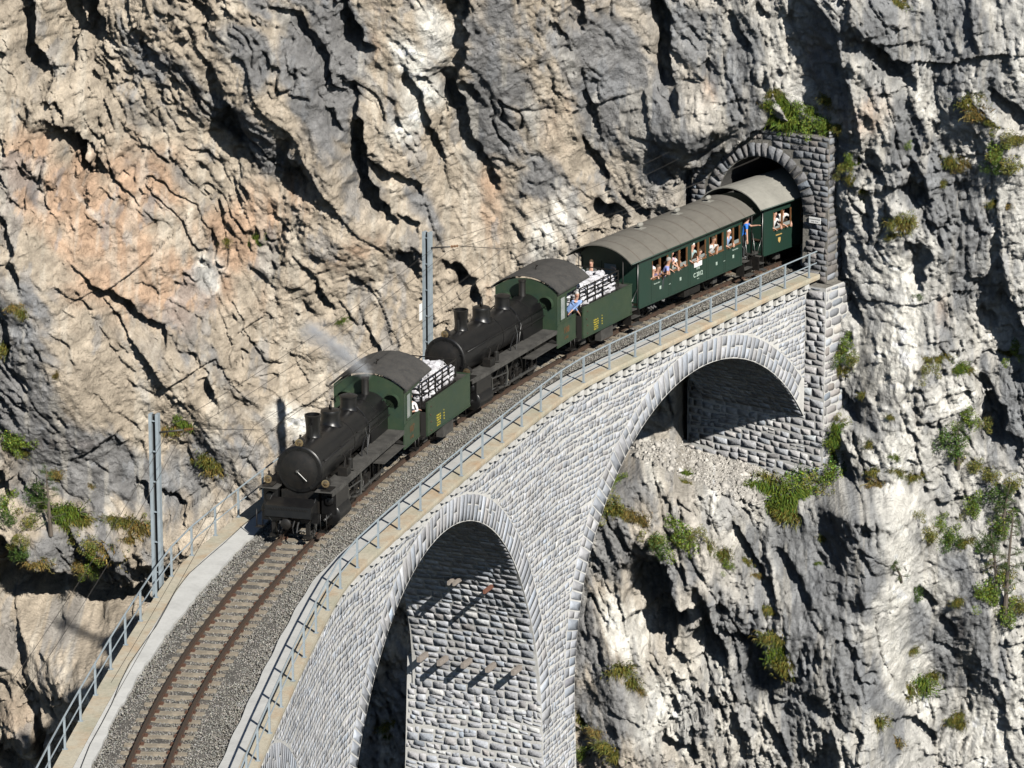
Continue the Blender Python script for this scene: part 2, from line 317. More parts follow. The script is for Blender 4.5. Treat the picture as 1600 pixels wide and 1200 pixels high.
# hollows and clefts seen in the photograph: (half width in px, points)
PITS = [
 ((10, 13, 13, 6), (25, 0), (40, 50), (52, 90), (66, 132)), ((13, 16, 8), (102, 0), (106, 50), (108, 100)), ((13, 16, 9), (135, 0), (146, 40), (149, 66)), ((5, 4), (148, 115), (148, 130)),
 ((7, 17, 19, 7), (62, 196), (90, 215), (112, 238), (126, 275)), ((9, 7), (82, 165), (86, 180)), ((6, 4), (0, 85), (16, 90)), ((6, 10, 13, 9, 6), (330, 110), (345, 150), (357, 200), (377, 235), (396, 255)),
 ((2, 3, 3), (185, 190), (202, 212), (235, 230)), ((2, 4, 4, 3, 2), (245, 155), (262, 245), (292, 280), (330, 325), (385, 382)), ((4, 3), (238, 130), (275, 190)), ((4, 5, 3), (265, 130), (298, 180), (318, 197)),
 ((5, 7, 5), (300, 2), (324, 20), (322, 60)), ((5, 4), (345, 8), (352, 24)), ((6, 8, 8), (0, 345), (9, 370), (14, 395)), ((3, 3), (205, 260), (208, 286)), ((4, 3), (145, 155), (148, 172)),
 ((4, 6, 8, 10, 10, 9, 10, 8), (400, 5), (432, 14), (468, 27), (484, 50), (499, 90), (508, 130), (528, 155), (541, 180)), ((10, 13, 16), (536, 0), (546, 25), (551, 52)), ((6, 4), (548, 84), (552, 100)), ((3, 3), (565, 70), (568, 100)),
 ((9, 9), (541, 132), (546, 168)), ((7, 6), (515, 175), (524, 212)), ((12, 16, 13, 10), (547, 200), (558, 250), (582, 300), (603, 342)), ((8, 15, 9), (441, 235), (453, 275), (482, 303)), ((6, 8, 8, 7), (562, 240), (590, 256), (616, 272), (650, 296)),
 ((3, 8, 8, 7, 7, 4, 2), (632, 97), (646, 122), (656, 160), (667, 197), (685, 230), (697, 268), (706, 292)), ((6, 5), (668, 119), (682, 139)), ((12, 11, 11, 12, 10, 8, 8), (713, 0), (710, 50), (706, 90), (715, 150), (729, 210), (747, 242), (776, 282)),
 ((7, 6), (736, 132), (746, 146)), ((7, 6), (628, 340), (650, 352)), ((5, 5, 4), (660, 322), (677, 360), (690, 390)), ((4, 5), (440, 142), (482, 160)), ((6, 9), (455, 42), (475, 76)), ((3, 4), (425, 20), (440, 62)), ((3, 3), (458, 95), (464, 122)),
 ((8, 7), (900, 4), (906, 34)), ((5, 4), (951, 0), (953, 26)), ((9, 13, 12, 12, 8), (1031, 0), (1041, 20), (1045, 62), (1045, 112), (1051, 152)), ((3, 6, 6, 4), (905, 110), (919, 150), (928, 188), (940, 215)), ((5, 4), (932, 128), (937, 150)),
 ((7, 10, 9), (921, 226), (935, 255), (950, 284)), ((3, 4, 4), (985, 207), (1022, 215), (1062, 229)), ((4, 9, 13, 12, 7, 5), (1040, 279), (1068, 271), (1100, 252), (1122, 228), (1168, 203), (1196, 190)), ((7, 13, 7), (924, 346), (953, 338), (976, 345)),
 ((7, 5), (940, 366), (974, 356)), ((7, 6), (985, 322), (1010, 336)), ((6, 5), (870, 42), (884, 50)), ((5, 5), (884, 70), (890, 80)), ((5, 6, 6), (1145, 25), (1151, 52), (1172, 70)), ((6, 5), (1188, 12), (1196, 22)), ((4, 5), (1094, 60), (1108, 66)),
 ((3, 3), (863, 128), (867, 150)), ((3, 4), (1126, 165), (1129, 196)), ((3, 3), (807, 172), (856, 170)), ((4, 4), (800, 355), (815, 372)), ((3, 3), (820, 240), (846, 246)), ((2, 3), (905, 300), (935, 320)),
 ((6, 8, 10, 12, 14, 9, 4), (1314, 0), (1320, 40), (1336, 68), (1370, 76), (1400, 96), (1419, 128), (1425, 152)), ((4, 4, 3), (1460, 130), (1441, 180), (1425, 212)), ((2, 3, 5, 8, 9), (1475, 136), (1510, 141), (1540, 140), (1572, 160), (1600, 182)),
 ((6, 14, 8), (1424, 268), (1429, 296), (1441, 326)), ((7, 6), (1355, 308), (1351, 350)), ((4, 6, 8, 8), (1321, 330), (1319, 380), (1319, 430), (1326, 482)), ((9, 11), (1434, 392), (1441, 430)), ((7, 5), (1338, 488), (1346, 500)), ((6, 5), (1464, 196), (1466, 212)),
 ((4, 4), (1450, 345), (1480, 360)), ((9, 8), (1541, 492), (1552, 500)), ((6, 5), (1578, 474), (1588, 480)), ((5, 11, 7), (1304, 600), (1322, 622), (1346, 640)), ((4, 8, 6), (1315, 690), (1334, 740), (1348, 790)), ((8, 14, 14, 9), (1540, 600), (1556, 640), (1552, 682), (1590, 705)),
 ((5, 4), (1420, 710), (1428, 720)), ((6, 6), (1468, 792), (1500, 780)), ((5, 6), (1350, 800), (1355, 830)), ((5, 7, 6), (1214, 848), (1240, 890), (1260, 932)), ((3, 4), (1338, 850), (1364, 890)), ((7, 6), (1200, 900), (1215, 960)), ((7, 5, 6), (1268, 1088), (1300, 1108), (1332, 1152)),
 ((4, 5, 4), (1313, 965), (1324, 1010), (1346, 1032)), ((7, 6), (1443, 912), (1456, 936)), ((6, 5), (1480, 966), (1490, 985)), ((4, 4), (1452, 998), (1490, 1010)), ((6, 8, 8), (1398, 1118), (1430, 1132), (1462, 1152)), ((3, 3), (1475, 1050), (1476, 1072)), ((4, 4), (1511, 1044), (1521, 1070)),
 ((9, 7), (1345, 1150), (1342, 1180)), ((5, 5), (1450, 1182), (1478, 1200)), ((4, 3), (1282, 862), (1292, 880)), ((3, 4), (1270, 968), (1282, 986)),
 ((9, 22, 22, 13), (1010, 868), (1026, 915), (1040, 965), (1050, 1005)), ((7, 10, 13, 11), (1090, 932), (1100, 962), (1110, 1000), (1121, 1040)), ((4, 5), (1114, 920), (1132, 952)), ((7, 13, 15, 9), (1140, 980), (1170, 1010), (1190, 1058), (1211, 1090)),
 ((7, 9, 7, 6), (1150, 822), (1166, 850), (1190, 890), (1206, 932)), ((4, 4), (958, 1118), (1002, 1142)), ((8, 11), (1050, 1150), (1076, 1192)), ((4, 4), (930, 1000), (944, 1040)), ((6, 5), (1064, 1025), (1084, 1036)), ((6, 5), (1200, 1128), (1222, 1164)), ((4, 4), (905, 1140), (936, 1190)),
 ((4, 4), (1120, 1098), (1140, 1106)), ((3, 4), (1060, 880), (1068, 912)), ((5, 4), (1225, 1000), (1240, 1040)),
 ((7, 8, 4), (9, 400), (19, 425), (31, 456)), ((3, 6, 9, 10, 8, 6), (110, 412), (136, 442), (166, 467), (200, 490), (240, 512), (258, 530)), ((5, 5), (215, 449), (240, 461)), ((2, 4), (262, 468), (312, 496)), ((5, 5), (266, 526), (286, 552)), ((6, 5), (298, 554), (310, 560)),
 ((4, 9), (317, 572), (323, 610)), ((4, 5), (85, 450), (114, 475)), ((2, 3, 3), (174, 534), (192, 560), (212, 577)), ((2, 3), (200, 590), (240, 612)), ((7, 7), (4, 508), (12, 548)), ((5, 5), (5, 620), (25, 662)), ((8, 7), (0, 740), (13, 790)), ((4, 4), (223, 692), (228, 715)), ((8, 6), (228, 760), (234, 782)),
 ((8, 8), (276, 768), (282, 796)), ((5, 4), (288, 698), (302, 732)), ((4, 4), (333, 622), (337, 640)), ((3, 3), (90, 640), (106, 662)), ((3, 3), (140, 720), (166, 736)), ((5, 4), (384, 718), (396, 738)), ((3, 3), (150, 610), (175, 640)), ((2, 3), (180, 640), (215, 665)),
 ((20, 30, 30, 24, 22), (18, 868), (35, 905), (80, 925), (120, 920), (160, 922)), ((20, 20, 16), (150, 915), (185, 925), (225, 918)), ((11, 10, 8), (14, 968), (28, 1000), (44, 1022)), ((9, 14, 14, 10), (70, 1062), (80, 1108), (86, 1150), (80, 1186)), ((7, 5), (8, 1066), (18, 1078)), ((13, 10), (20, 1172), (40, 1196)),
 ((3, 3), (100, 1028), (132, 1064)), ((4, 4), (60, 1000), (90, 1012)), ((8, 6), (640, 395), (655, 420)), ((9, 12, 9), (700, 420), (725, 440), (745, 470)), ((5, 5), (560, 655), (580, 690)), ((5, 4), (850, 420), (862, 440)), ((3, 3), (470, 470), (490, 490)), ((4, 6, 5), (480, 420), (500, 460), (520, 485)),
 ((4, 4), (395, 420), (430, 452)), ((3, 3), (380, 520), (410, 550)), ((3, 3), (460, 560), (480, 600)),
]
nearx = (X > 72.4) & (X < 115)
pit = np.zeros_like(X)
jx = fbm(X * .9, Z * .9, 601, 4) * .34; jz = fbm(X * .9, Z * .9, 611, 4) * .34
for it in PITS:
    ws, pts = it[0], it[1:]; q = [px2xz(*p) for p in pts]; rad = [w_ * p[2] / FPX for w_, p in zip(ws, q)]
    for i in range(len(q) - 1):
        (x0, z0, _), (x1, z1, _) = q[i], q[i + 1]; ra, rb = rad[i], rad[i + 1]; m = max(ra, rb) * 1.6 + .5
        i0, i1 = np.searchsorted(xs, [min(x0, x1) - m, max(x0, x1) + m]); k0, k1 = np.searchsorted(zs, [min(z0, z1) - m, max(z0, z1) + m])
        if i1 <= i0 or k1 <= k0: continue
        sl_ = (slice(k0, k1), slice(i0, i1)); rr = max(ra, rb); jk = min(1., rr * 2.6)
        gx = X[sl_] + jx[sl_] * jk; gz = Z[sl_] + jz[sl_] * jk; dx, dz = x1 - x0, z1 - z0; L2 = dx * dx + dz * dz + 1e-9
        t = np.clip(((gx - x0) * dx + (gz - z0) * dz) / L2, 0, 1); d = np.hypot(gx - x0 - t * dx, gz - z0 - t * dz); r_ = ra + (rb - ra) * t
        side = -(gx - x0 - t * dx) * sa[sl_] + (gz - z0 - t * dz) * ca[sl_]
        D_ = (np.where(r_ < .13, 1.3, np.where(r_ < .28, 3.0, 4.8)) * r_ + .05); up_ = sst(1.05, .65, d / r_); lo_ = np.clip(1.25 - d / (r_ * 2.3), 0, 1) ** 1.2
        mixs = sst(-.35, .1, side / r_); dep = D_ * (up_ * mixs + np.maximum(lo_, up_ * .8) * (1 - mixs))
        pit[sl_] = np.maximum(pit[sl_], dep)
Y -= pit
# bulges: (px, py, rx, ry, metres)
for px, py, rx, ry, h in [(1390, 880, 60, 420, 1.6), (1240, 1000, 90, 160, .9), (190, 1010, 120, 55, 4.2), (170, 1090, 70, 90, 2.8), (60, 1130, 60, 50, 2.0), (230, 850, 110, 40, 1.6), (80, 820, 60, 60, 1.0), (640, 170, 50, 110, .8), (560, 380, 110, 50, .7), (1080, 210, 90, 50, 1.3), (1150, 120, 80, 60, .8), (1000, 200, 60, 120, .6), (1560, 70, 90, 120, 1.2), (1340, 30, 80, 40, .8), (1530, 960, 70, 110, 1.0), (300, 560, 90, 60, .5), (100, 600, 90, 110, .9)]:
    x0, z0, t = px2xz(px, py); sx, sz = rx * t / FPX, ry * t / FPX
    Y += h * np.exp(-((X - x0) / sx) ** 2 - ((Z - z0) / sz) ** 2)
# keep the rock behind the masonry of the portal and abutment (plane across the track at s = 59.6)
SP = 59.6; ph = SP / R0; O0 = W(SP, 0, 0); EX = np.array([math.cos(ph), -math.sin(ph)]); TN = np.array([math.sin(ph), math.cos(ph)])
def poff(x): return (x - O0[0]) / EX[0]           # offset across the track of the plane point at world x
offp = poff(X); yplane = O0[1] + EX[1] * offp; zr_ = Z - O0[2]
ledge = sst(-8.3 - .0 * X, -7.2, zr_)
inm = sst(-3.62, -3.4, offp) * sst(4.0, 3.3, offp) * sst(6.2, 5.35, zr_) * sst(-8.3, -7.7, zr_)
over = 5.5 - .6 * offp + .25 * fbm(X * 1.2, Z * 1.2, 881, 3)
ovm = sst(-.5, .3, offp) * sst(5.6, 4.4, offp) * sst(over - .05, over + .12, zr_) * sst(over + 4, over + 1., zr_)
inm = inm * (1 - sst(-.5, .3, offp) * sst(over - .05, over + .05, zr_))
Y = Y + (np.minimum(Y, yplane - .6 - .25 * np.abs(fbm(X * 1.5, Z * 1.5, 883, 3))) - Y) * inm
Y = Y + (np.maximum(Y, yplane + .9 + .3 * f3 + .35 * f2 + .2 * fbm(X, Z, 885, 3)) - Y) * ovm
# gravel apron on the ledge at the foot of the abutment
f = np.zeros_like(X, bool)
def front_clear(Y):
    # below the wall's foot the rock may come forward again
    return Y
cliffY = Y
# ------------------------------------------------------------------ rock colour
cream = np.array([.42, .36, .285]); pale = np.array([.49, .48, .45]); grey = np.array([.165, .172, .182]); white = np.array([.74, .72, .66]); orange = np.array([.46, .31, .21])
def blobs(L, noise_amp, fx, fz, seed):
    B_ = np.zeros_like(X)
    for px, py, rx, ry, an, st in L:
        x0, z0, t = px2xz(px, py); sx, sz = rx * t / FPX, ry * t / FPX; a = math.radians(an); dx = -(X - x0); dz = Z - z0      # image frame: right, up
        u = dx * math.cos(a) - dz * math.sin(a); v = dx * math.sin(a) + dz * math.cos(a)
        B_ = np.maximum(B_, st * np.exp(-((u / sx) ** 2 + (v / sz) ** 2) * .8))
    n = fbm(Aa * fx, Bb * fz, seed, 5, .6) * noise_amp
    return B_, n
# angle: positive turns the blob's long (vertical) axis towards lower right
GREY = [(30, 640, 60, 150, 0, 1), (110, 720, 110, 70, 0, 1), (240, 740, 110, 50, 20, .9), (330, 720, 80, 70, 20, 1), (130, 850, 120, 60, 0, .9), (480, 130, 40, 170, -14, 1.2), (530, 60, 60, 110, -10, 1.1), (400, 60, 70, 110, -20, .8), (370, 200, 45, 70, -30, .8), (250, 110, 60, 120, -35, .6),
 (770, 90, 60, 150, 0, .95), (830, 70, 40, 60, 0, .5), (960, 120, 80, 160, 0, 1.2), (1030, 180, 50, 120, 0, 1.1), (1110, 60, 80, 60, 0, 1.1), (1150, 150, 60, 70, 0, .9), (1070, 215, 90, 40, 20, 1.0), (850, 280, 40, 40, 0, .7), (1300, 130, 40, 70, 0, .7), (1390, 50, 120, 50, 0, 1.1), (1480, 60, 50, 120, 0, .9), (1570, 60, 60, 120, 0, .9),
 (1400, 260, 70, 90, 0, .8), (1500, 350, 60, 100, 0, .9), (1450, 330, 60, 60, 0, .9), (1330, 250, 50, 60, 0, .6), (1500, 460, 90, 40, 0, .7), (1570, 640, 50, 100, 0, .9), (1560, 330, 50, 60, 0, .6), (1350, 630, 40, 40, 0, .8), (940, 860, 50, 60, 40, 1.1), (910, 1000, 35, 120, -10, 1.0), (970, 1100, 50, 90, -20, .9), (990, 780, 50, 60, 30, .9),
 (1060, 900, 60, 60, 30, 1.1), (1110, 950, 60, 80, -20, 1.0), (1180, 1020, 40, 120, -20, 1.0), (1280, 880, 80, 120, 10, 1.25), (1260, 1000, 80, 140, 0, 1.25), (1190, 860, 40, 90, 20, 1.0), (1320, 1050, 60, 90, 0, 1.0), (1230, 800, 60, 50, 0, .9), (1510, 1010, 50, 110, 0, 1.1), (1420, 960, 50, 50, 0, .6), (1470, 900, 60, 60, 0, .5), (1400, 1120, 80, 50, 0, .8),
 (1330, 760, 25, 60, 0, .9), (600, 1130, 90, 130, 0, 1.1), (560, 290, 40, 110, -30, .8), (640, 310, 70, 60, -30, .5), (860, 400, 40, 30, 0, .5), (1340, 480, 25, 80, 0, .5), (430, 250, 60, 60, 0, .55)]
WHITE = [(650, 130, 35, 90, -10, 1.2), (640, 190, 40, 40, 0, 1.1), (680, 60, 50, 70, 0, .8), (1385, 440, 50, 60, 0, 1.1), (1395, 560, 50, 100, 0, 1.1), (1390, 760, 40, 160, 0, 1.0), (1395, 980, 22, 170, 0, 1.0), (970, 970, 40, 90, -30, 1.1), (1040, 1110, 90, 80, -30, .95), (1080, 1060, 60, 60, -20, .8), (870, 350, 40, 60, 0, .9), (1480, 625, 60, 25, 0, 1.0), (1560, 1120, 40, 80, 0, .9),
 (1010, 720, 50, 40, 0, .7), (850, 100, 40, 90, 0, .5), (470, 650, 40, 70, -30, .7), (1130, 800, 60, 60, 0, .6), (1180, 960, 30, 60, -20, .6), (1200, 1150, 120, 50, 0, .5), (200, 1000, 130, 60, 0, .45), (1420, 160, 60, 60, 0, .5), (1590, 100, 30, 160, 0, .7), (1440, 1080, 60, 70, 0, .8), (320, 430, 50, 30, -40, .6), (700, 230, 30, 80, -20, .5)]
ORANGE = [(100, 290, 110, 60, -30, 1.0), (200, 320, 120, 60, -30, 1.1), (330, 400, 150, 70, -30, 1.1), (420, 330, 90, 60, -30, .8), (200, 420, 120, 60, -30, .8), (50, 260, 60, 60, 0, .8), (560, 390, 70, 30, -20, .7), (765, 310, 30, 90, 0, .7), (1345, 180, 50, 45, 0, .8), (100, 690, 70, 14, 0, .9), (893, 180, 22, 70, 0, .6), (1110, 100, 20, 60, 0, .7), (1475, 500, 20, 50, 0, .7), (1280, 80, 60, 60, 0, .4), (420, 470, 60, 50, -30, .5), (760, 460, 50, 60, 0, .4), (590, 70, 20, 80, 0, .6), (1495, 990, 10, 40, 0, .8), (870, 200, 40, 60, 0, .5), (30, 1120, 60, 60, 0, .5)]
Cc = cream[None, None] + (pale - cream) * sst(93, 82, X)[..., None]
def lay(Cc, c, m): return Cc + (c - Cc) * m[..., None]
b_, n_ = blobs(ORANGE, .35, .5, 1.2, 701); Cc = lay(Cc, orange, sst(.25, .95, b_ + n_ * b_ + .1 * n_) * .85)
b_, n_ = blobs(WHITE, .45, .25, 1.4, 711); mw = sst(.35, .95, b_ + n_ * .75); Cc = lay(Cc, white, mw * .9)
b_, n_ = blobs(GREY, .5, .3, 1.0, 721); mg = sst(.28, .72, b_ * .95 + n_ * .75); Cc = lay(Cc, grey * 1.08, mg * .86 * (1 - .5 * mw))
pat = sst(.45, .75, fbm(X * 1.3, Z * .5, 731, 5, .6)); Cc = lay(Cc, grey * 1.4, pat * .5)
stk = sst(.35, .8, fbm(X * 2.6, Z * .3, 741, 4, .6)); Cc = lay(Cc, np.array([.62, .58, .5]), stk * .3 * (1 - mw))
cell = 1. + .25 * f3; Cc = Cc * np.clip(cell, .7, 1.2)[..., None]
mott = 1 + .22 * fbm(X * 3.1, Z * 3.1, 751, 4, .6); Cc = np.clip(Cc * mott[..., None] * .94, .03, .8)
# ------------------------------------------------------------------ cliff mesh
nz, nx = X.shape; idx = np.arange(nz * nx).reshape(nz, nx)
quads = np.stack([idx[:-1, :-1], idx[:-1, 1:], idx[1:, 1:], idx[1:, :-1]], -1).reshape(-1, 4)[:, ::-1]
hole = ((offp > -1.95) & (offp < 1.95) & (zr_ > -1.2) & (zr_ < 4.5))[:-1, :-1].ravel()
quads = quads[~hole]
V3 = np.stack([X, cliffY, Z], -1).reshape(-1, 3)
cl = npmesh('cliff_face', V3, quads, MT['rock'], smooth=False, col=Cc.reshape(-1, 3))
link('cliff_face', cl, kind='structure')
def cY(x, z):
    i = np.clip(np.searchsorted(xs, x) - 1, 0, nx - 2); k = np.clip(np.searchsorted(zs, z) - 1, 0, nz - 2)
    fx = (x - xs[i]) / (xs[i + 1] - xs[i]); fz = (z - zs[k]) / (zs[k + 1] - zs[k])
    return (cliffY[k, i] * (1 - fx) + cliffY[k, i + 1] * fx) * (1 - fz) + (cliffY[k + 1, i] * (1 - fx) + cliffY[k + 1, i + 1] * fx) * fz
def on_cliff(px, py):
    """first point of the rock on the sight line through a photo pixel"""
    d = ray(px, py); t = np.linspace(125, 185, 3000); P = CAM + t[:, None] * d; g = P[:, 1] - cY(P[:, 0], P[:, 2])
    k = np.argmax(g < 0); return Vector(P[k]), t[k]
gp = MB(); gp.add([(-1500, -1500, -72), (1500, -1500, -72), (1500, 1500, -72), (-1500, 1500, -72)], [(0, 1, 2, 3)]); gp.build('ground', MT['earth'], kind='structure')
# ------------------------------------------------------------------ masonry generator
def stone_block(Q, gap=.035, h=(.015, .045), dome=.012, cut=(.12, .3), jit=.018, bev=.03):
    """Q (N,4,2) corner quads (lower left, lower right, upper right, upper left) in face coordinates -> (N,17,3) (u,v,n)"""
    Q = np.asarray(Q, float); N = len(Q); Q = Q + rng.uniform(-jit, jit, Q.shape)
    wd = np.linalg.norm(Q[:, 1] - Q[:, 0], axis=1); ht = np.linalg.norm(Q[:, 3] - Q[:, 0], axis=1)
    def octo(extra):
        ga = np.clip((gap * rng.uniform(.6, 1.3, N) / 2 + extra) / np.maximum(wd, .05), 0, .42); gb = np.clip((gap * rng.uniform(.6, 1.3, N) / 2 + extra) / np.maximum(ht, .05), 0, .42)
        return ga, gb
    ga, gb = octo(0); ga2 = np.clip(ga + bev / np.maximum(wd, .05), 0, .45); gb2 = np.clip(gb + bev / np.maximum(ht, .05), 0, .45)
    c = rng.uniform(*cut, (N, 4)); out = np.zeros((N, 17, 3)); H = rng.uniform(*h, N)
    def pts(ga, gb):
        P = []
        A = [(ga, gb), (1 - ga, gb), (1 - ga, 1 - gb), (ga, 1 - gb)]
        for i in range(4):
            a, b = A[i]; pa, pb = A[i - 1]; na, nb = A[(i + 1) % 4]
            P.append((a + (pa - a) * c[:, i] * .8, b + (pb - b) * c[:, i] * .8)); P.append((a + (na - a) * c[:, i] * .8, b + (nb - b) * c[:, i] * .8))
        R = []
        for a, b in P:
            a = a[:, None]; b = b[:, None]; R.append((1 - a) * (1 - b) * Q[:, 0] + a * (1 - b) * Q[:, 1] + a * b * Q[:, 2] + (1 - a) * b * Q[:, 3])
        return np.stack(R, 1)
    out[:, :8, :2] = pts(ga, gb); out[:, :8, 2] = -.03
    out[:, 8:16, :2] = pts(ga2, gb2); out[:, 8:16, 2] = H[:, None] * rng.uniform(.6, 1.25, (N, 8))
    out[:, 16, :2] = Q.mean(1) + rng.uniform(-.02, .02, (N, 2)); out[:, 16, 2] = H + rng.uniform(-.3, 1, N) * dome
    return out
SF4 = [(i, (i + 1) % 8, 8 + (i + 1) % 8, 8 + i) for i in range(8)]; SF3 = [(8 + i, 8 + (i + 1) % 8, 16) for i in range(8)]
def emit_stones(UVN, P, parent, colf, name='stone', limit=300, material=None, avail=True):
    N = len(UVN)
    if N == 0: return
    material = material or MT['stone']
    WV = P(UVN[..., 0].ravel(), UVN[..., 1].ravel(), UVN[..., 2].ravel()).reshape(N, 17, 3)
    cen = WV[:, 16]; rel = cen - CAM; dz = rel @ FV; px = 800 + FPX * (rel @ RV) / dz; py = 600 - FPX * (rel @ UV) / dz
    nrm = np.cross(WV[:, 10] - WV[:, 8], WV[:, 12] - WV[:, 8]); area = np.linalg.norm(nrm, axis=1); nn = nrm / area[:, None]
    vis = (px > 0) & (px < 1600) & (py > 0) & (py < 1200); face = np.abs((nn * rel).sum(1)) / np.linalg.norm(rel, axis=1)
    score = area * face / dz ** 2 * vis
    colr = colf(N)
    order = np.argsort(-score); pick = set(order[:limit].tolist()) if limit else set()
    for i in sorted(pick):
        if score[i] <= 0: continue
        o_ = WV[i, 16]; me = npmesh(name, WV[i] - o_, [np.array(SF4), np.array(SF3)], material, col=np.repeat(colr[i:i + 1], 17, 0))
        ob = link(name, me, parent); ob.location = o_
        if parent is not None: ob.location = o_
    rest = np.array([i for i in range(N) if not (i in pick and score[i] > 0)])
    if len(rest):
        b = (np.arange(len(rest)) * 17)[:, None, None]
        f4 = (b + np.array(SF4)[None]).reshape(-1, 4); f3 = (b + np.array(SF3)[None]).reshape(-1, 3)
        link('stonework', npmesh('stonework', WV[rest].reshape(-1, 3), [f4, f3], material, col=np.repeat(colr[rest], 17, 0)), parent, kind='stuff')
def courses(u0, u1, v0, v1, inside, hr=(.2, .34), wr=(.24, .62), wob=.03, split=.1):
    Q = []; v = v0; k = 0
    while v < v1:
        h = random.uniform(*hr); u = u0 - random.uniform(0, .5); ph_ = random.uniform(0, 9)
        while u < u1:
            w_ = random.uniform(*wr) * (1.25 if h > .3 else 1); c = (u + w_ / 2, v + h / 2)
            if inside(*c):
                f = lambda uu: wob * math.sin(uu * 1.3 + ph_) + wob * .6 * math.sin(uu * 3.1 + k)
                q = [(u, v + f(u)), (u + w_, v + f(u + w_)), (u + w_, v + h + f(u + w_)), (u, v + h + f(u))]
                if random.random() < split and h > .24 and w_ < .5:
                    m = .5; mid0 = ((q[0][0] + q[3][0]) / 2, q[0][1] * m + q[3][1] * m); mid1 = ((q[1][0] + q[2][0]) / 2, q[1][1] * m + q[2][1] * m)
                    Q.append([q[0], q[1], mid1, mid0]); Q.append([mid0, mid1, q[2], q[3]])
                else: Q.append(q)
            u += w_
        v += h; k += 1
    return Q
def tone(base_, var, warm=.04):
    def f(N):
        t = base_ * np.exp(rng.normal(0, var, N)); w_ = rng.normal(0, warm, N)
        return np.clip(np.stack([t * (1 + w_), t, t * (1.03 - w_)], -1), .02, .75)
    return f
# ------------------------------------------------------------------ the viaduct
ARC = [(3.2, 9.8, -11.5), (27.6, 9.8, -11.45), (50.9, 10.3, -12.03)]; RING = .92
def bat(z): return .03 * np.maximum(0, -np.asarray(z, float) - 7)
viaduct = empty('viaduct', W(17, 0, -60), label='curved limestone railway viaduct with tall round arches running into the cliff', cat='viaduct')
VI = Vector(viaduct.location)
def vpart(name, me, **k):
    o = link(name, me, viaduct, **k); o.location = -VI; return o
def Pin(u, v, n): return W(u, offR(u) + INSET - bat(v) - n, v)
def Pout(u, v, n): return W(u, offL(u) - INSET + bat(v) + n, v)
def soff(s):
    """underside of the masonry at s: arch intrados, or None over a pier"""
    for c, r, zc in ARC:
        if abs(s - c) < r: return zc + math.sqrt(max(r * r - (s - c) ** 2, 0))
    return None
# wall faces as mortar sheets with arch openings, soffits and pier sides
mb = MB(); S0, S1 = -6.0, 59.02
cuts = set(np.round(np.arange(S0, S1 + .01, .5), 3).tolist())
for kk in (-5.7, 17.3, 40.3): cuts |= set(np.round(np.arange(kk - 3, kk + 3, .12), 3).tolist())
cuts = {q for q in cuts if S0 <= q <= S1}
for c, r, zc in ARC:
    for k in range(0, 49):
        s_ = c - r * math.cos(math.pi * k / 48)
        if S0 <= s_ <= S1: cuts.add(round(s_, 4))
cuts = sorted(cuts); ZB = -62.
def arc_at(m, x):
    for c, r, zc in ARC:
        if abs(m - c) < r: return zc + math.sqrt(max(r * r - min(abs(x - c), r) ** 2, 0))
    return None
for P in (Pin, Pout):
    for a, b in zip(cuts[:-1], cuts[1:]):
        m = (a + b) / 2; za = arc_at(m, a); zb = arc_at(m, b); arch = za is not None; top = -.18
        lv = [(ZB, ZB), (-20., -20.), (-14., -14.), (-7., -7.), (top, top)] if not arch else ([(za, zb), (-7., -7.), (top, top)] if max(za, zb) < -7 else [(za, zb), (top, top)])
        for (l0, l1), (h0, h1) in zip(lv[:-1], lv[1:]):
            Q = P(np.array([a, b, b, a]), np.array([l0, l1, h1, h0]), np.zeros(4)); mb.add(Q, [(0, 1, 2, 3)])
        if arch and P is Pin:
            q0 = Pin(np.array([a, b]), np.array([za, zb]), 0); q1 = Pout(np.array([b, a]), np.array([zb, za]), 0)
            mb.add([q0[0], q0[1], q1[0], q1[1]], [(0, 1, 2, 3)])
for c, r, zc in ARC:
    for sg in (-1, 1):
        s_ = c + sg * r
        if not (S0 < s_ < S1): continue
        zz = [zc, -14, -20, ZB]
        for hi, lo in zip(zz[:-1], zz[1:]):
            q0 = Pin(np.array([s_, s_]), np.array([hi, lo]), 0); q1 = Pout(np.array([s_, s_]), np.array([lo, hi]), 0)
            mb.add([q0[0], q0[1], q1[0], q1[1]], [(0, 1, 2, 3)])
o = mb.build('masonry_wall', MT['mortar'], viaduct); o.location = -VI
def hole_in(u, v, dr):
    return any(((u - c) ** 2 + (v - zc) ** 2 < (r + dr) ** 2) if v > zc else abs(u - c) < r - .12 for c, r, zc in ARC)
def push_ring(Q, dr):
    out = []
    for q in Q:
        qq = []
        for u, v in q:
            for c, r, zc in ARC:
                if v > zc:
                    d = math.hypot(u - c, v - zc)
                    if d < r + dr: u = c + (u - c) * (r + dr) / d; v = zc + (v - zc) * (r + dr) / d
                elif abs(u - c) < r + .02: u = c + math.copysign(r + .02, u - c)
            qq.append((min(u, SPL - .02), min(v, -.60)))
        out.append(qq)
    return out
SPL = 59.02
inner = courses(-2, SPL - .03, -19.5, -.72, lambda u, v: not hole_in(u, v, RING - .18) and not (-2 < u < 1.5 and v < -6), wob=.035, split=.16, hr=(.15, .26), wr=(.18, .44))
inner = push_ring(inner, RING + .02)
inner = [q for q in inner if q[1][0] - q[0][0] > .1 and q[2][0] - q[3][0] > .05 and q[3][1] - q[0][1] > .06 and q[2][1] - q[1][1] > .04]
UVN = stone_block(inner, gap=.042, h=(.004, .009), dome=.002, jit=.026, cut=(.04, .2), bev=.004)
face_tone = lambda N: np.clip(tone(.37, .18, .025)(N) * np.array([.965, 1, 1.045]), .22, .66)
class _Par:  # stones are placed in world coordinates under the viaduct's origin
    pass
def vP(P): return lambda u, v, n: P(u, v, n) - np.array(VI)
_cam0 = CAM
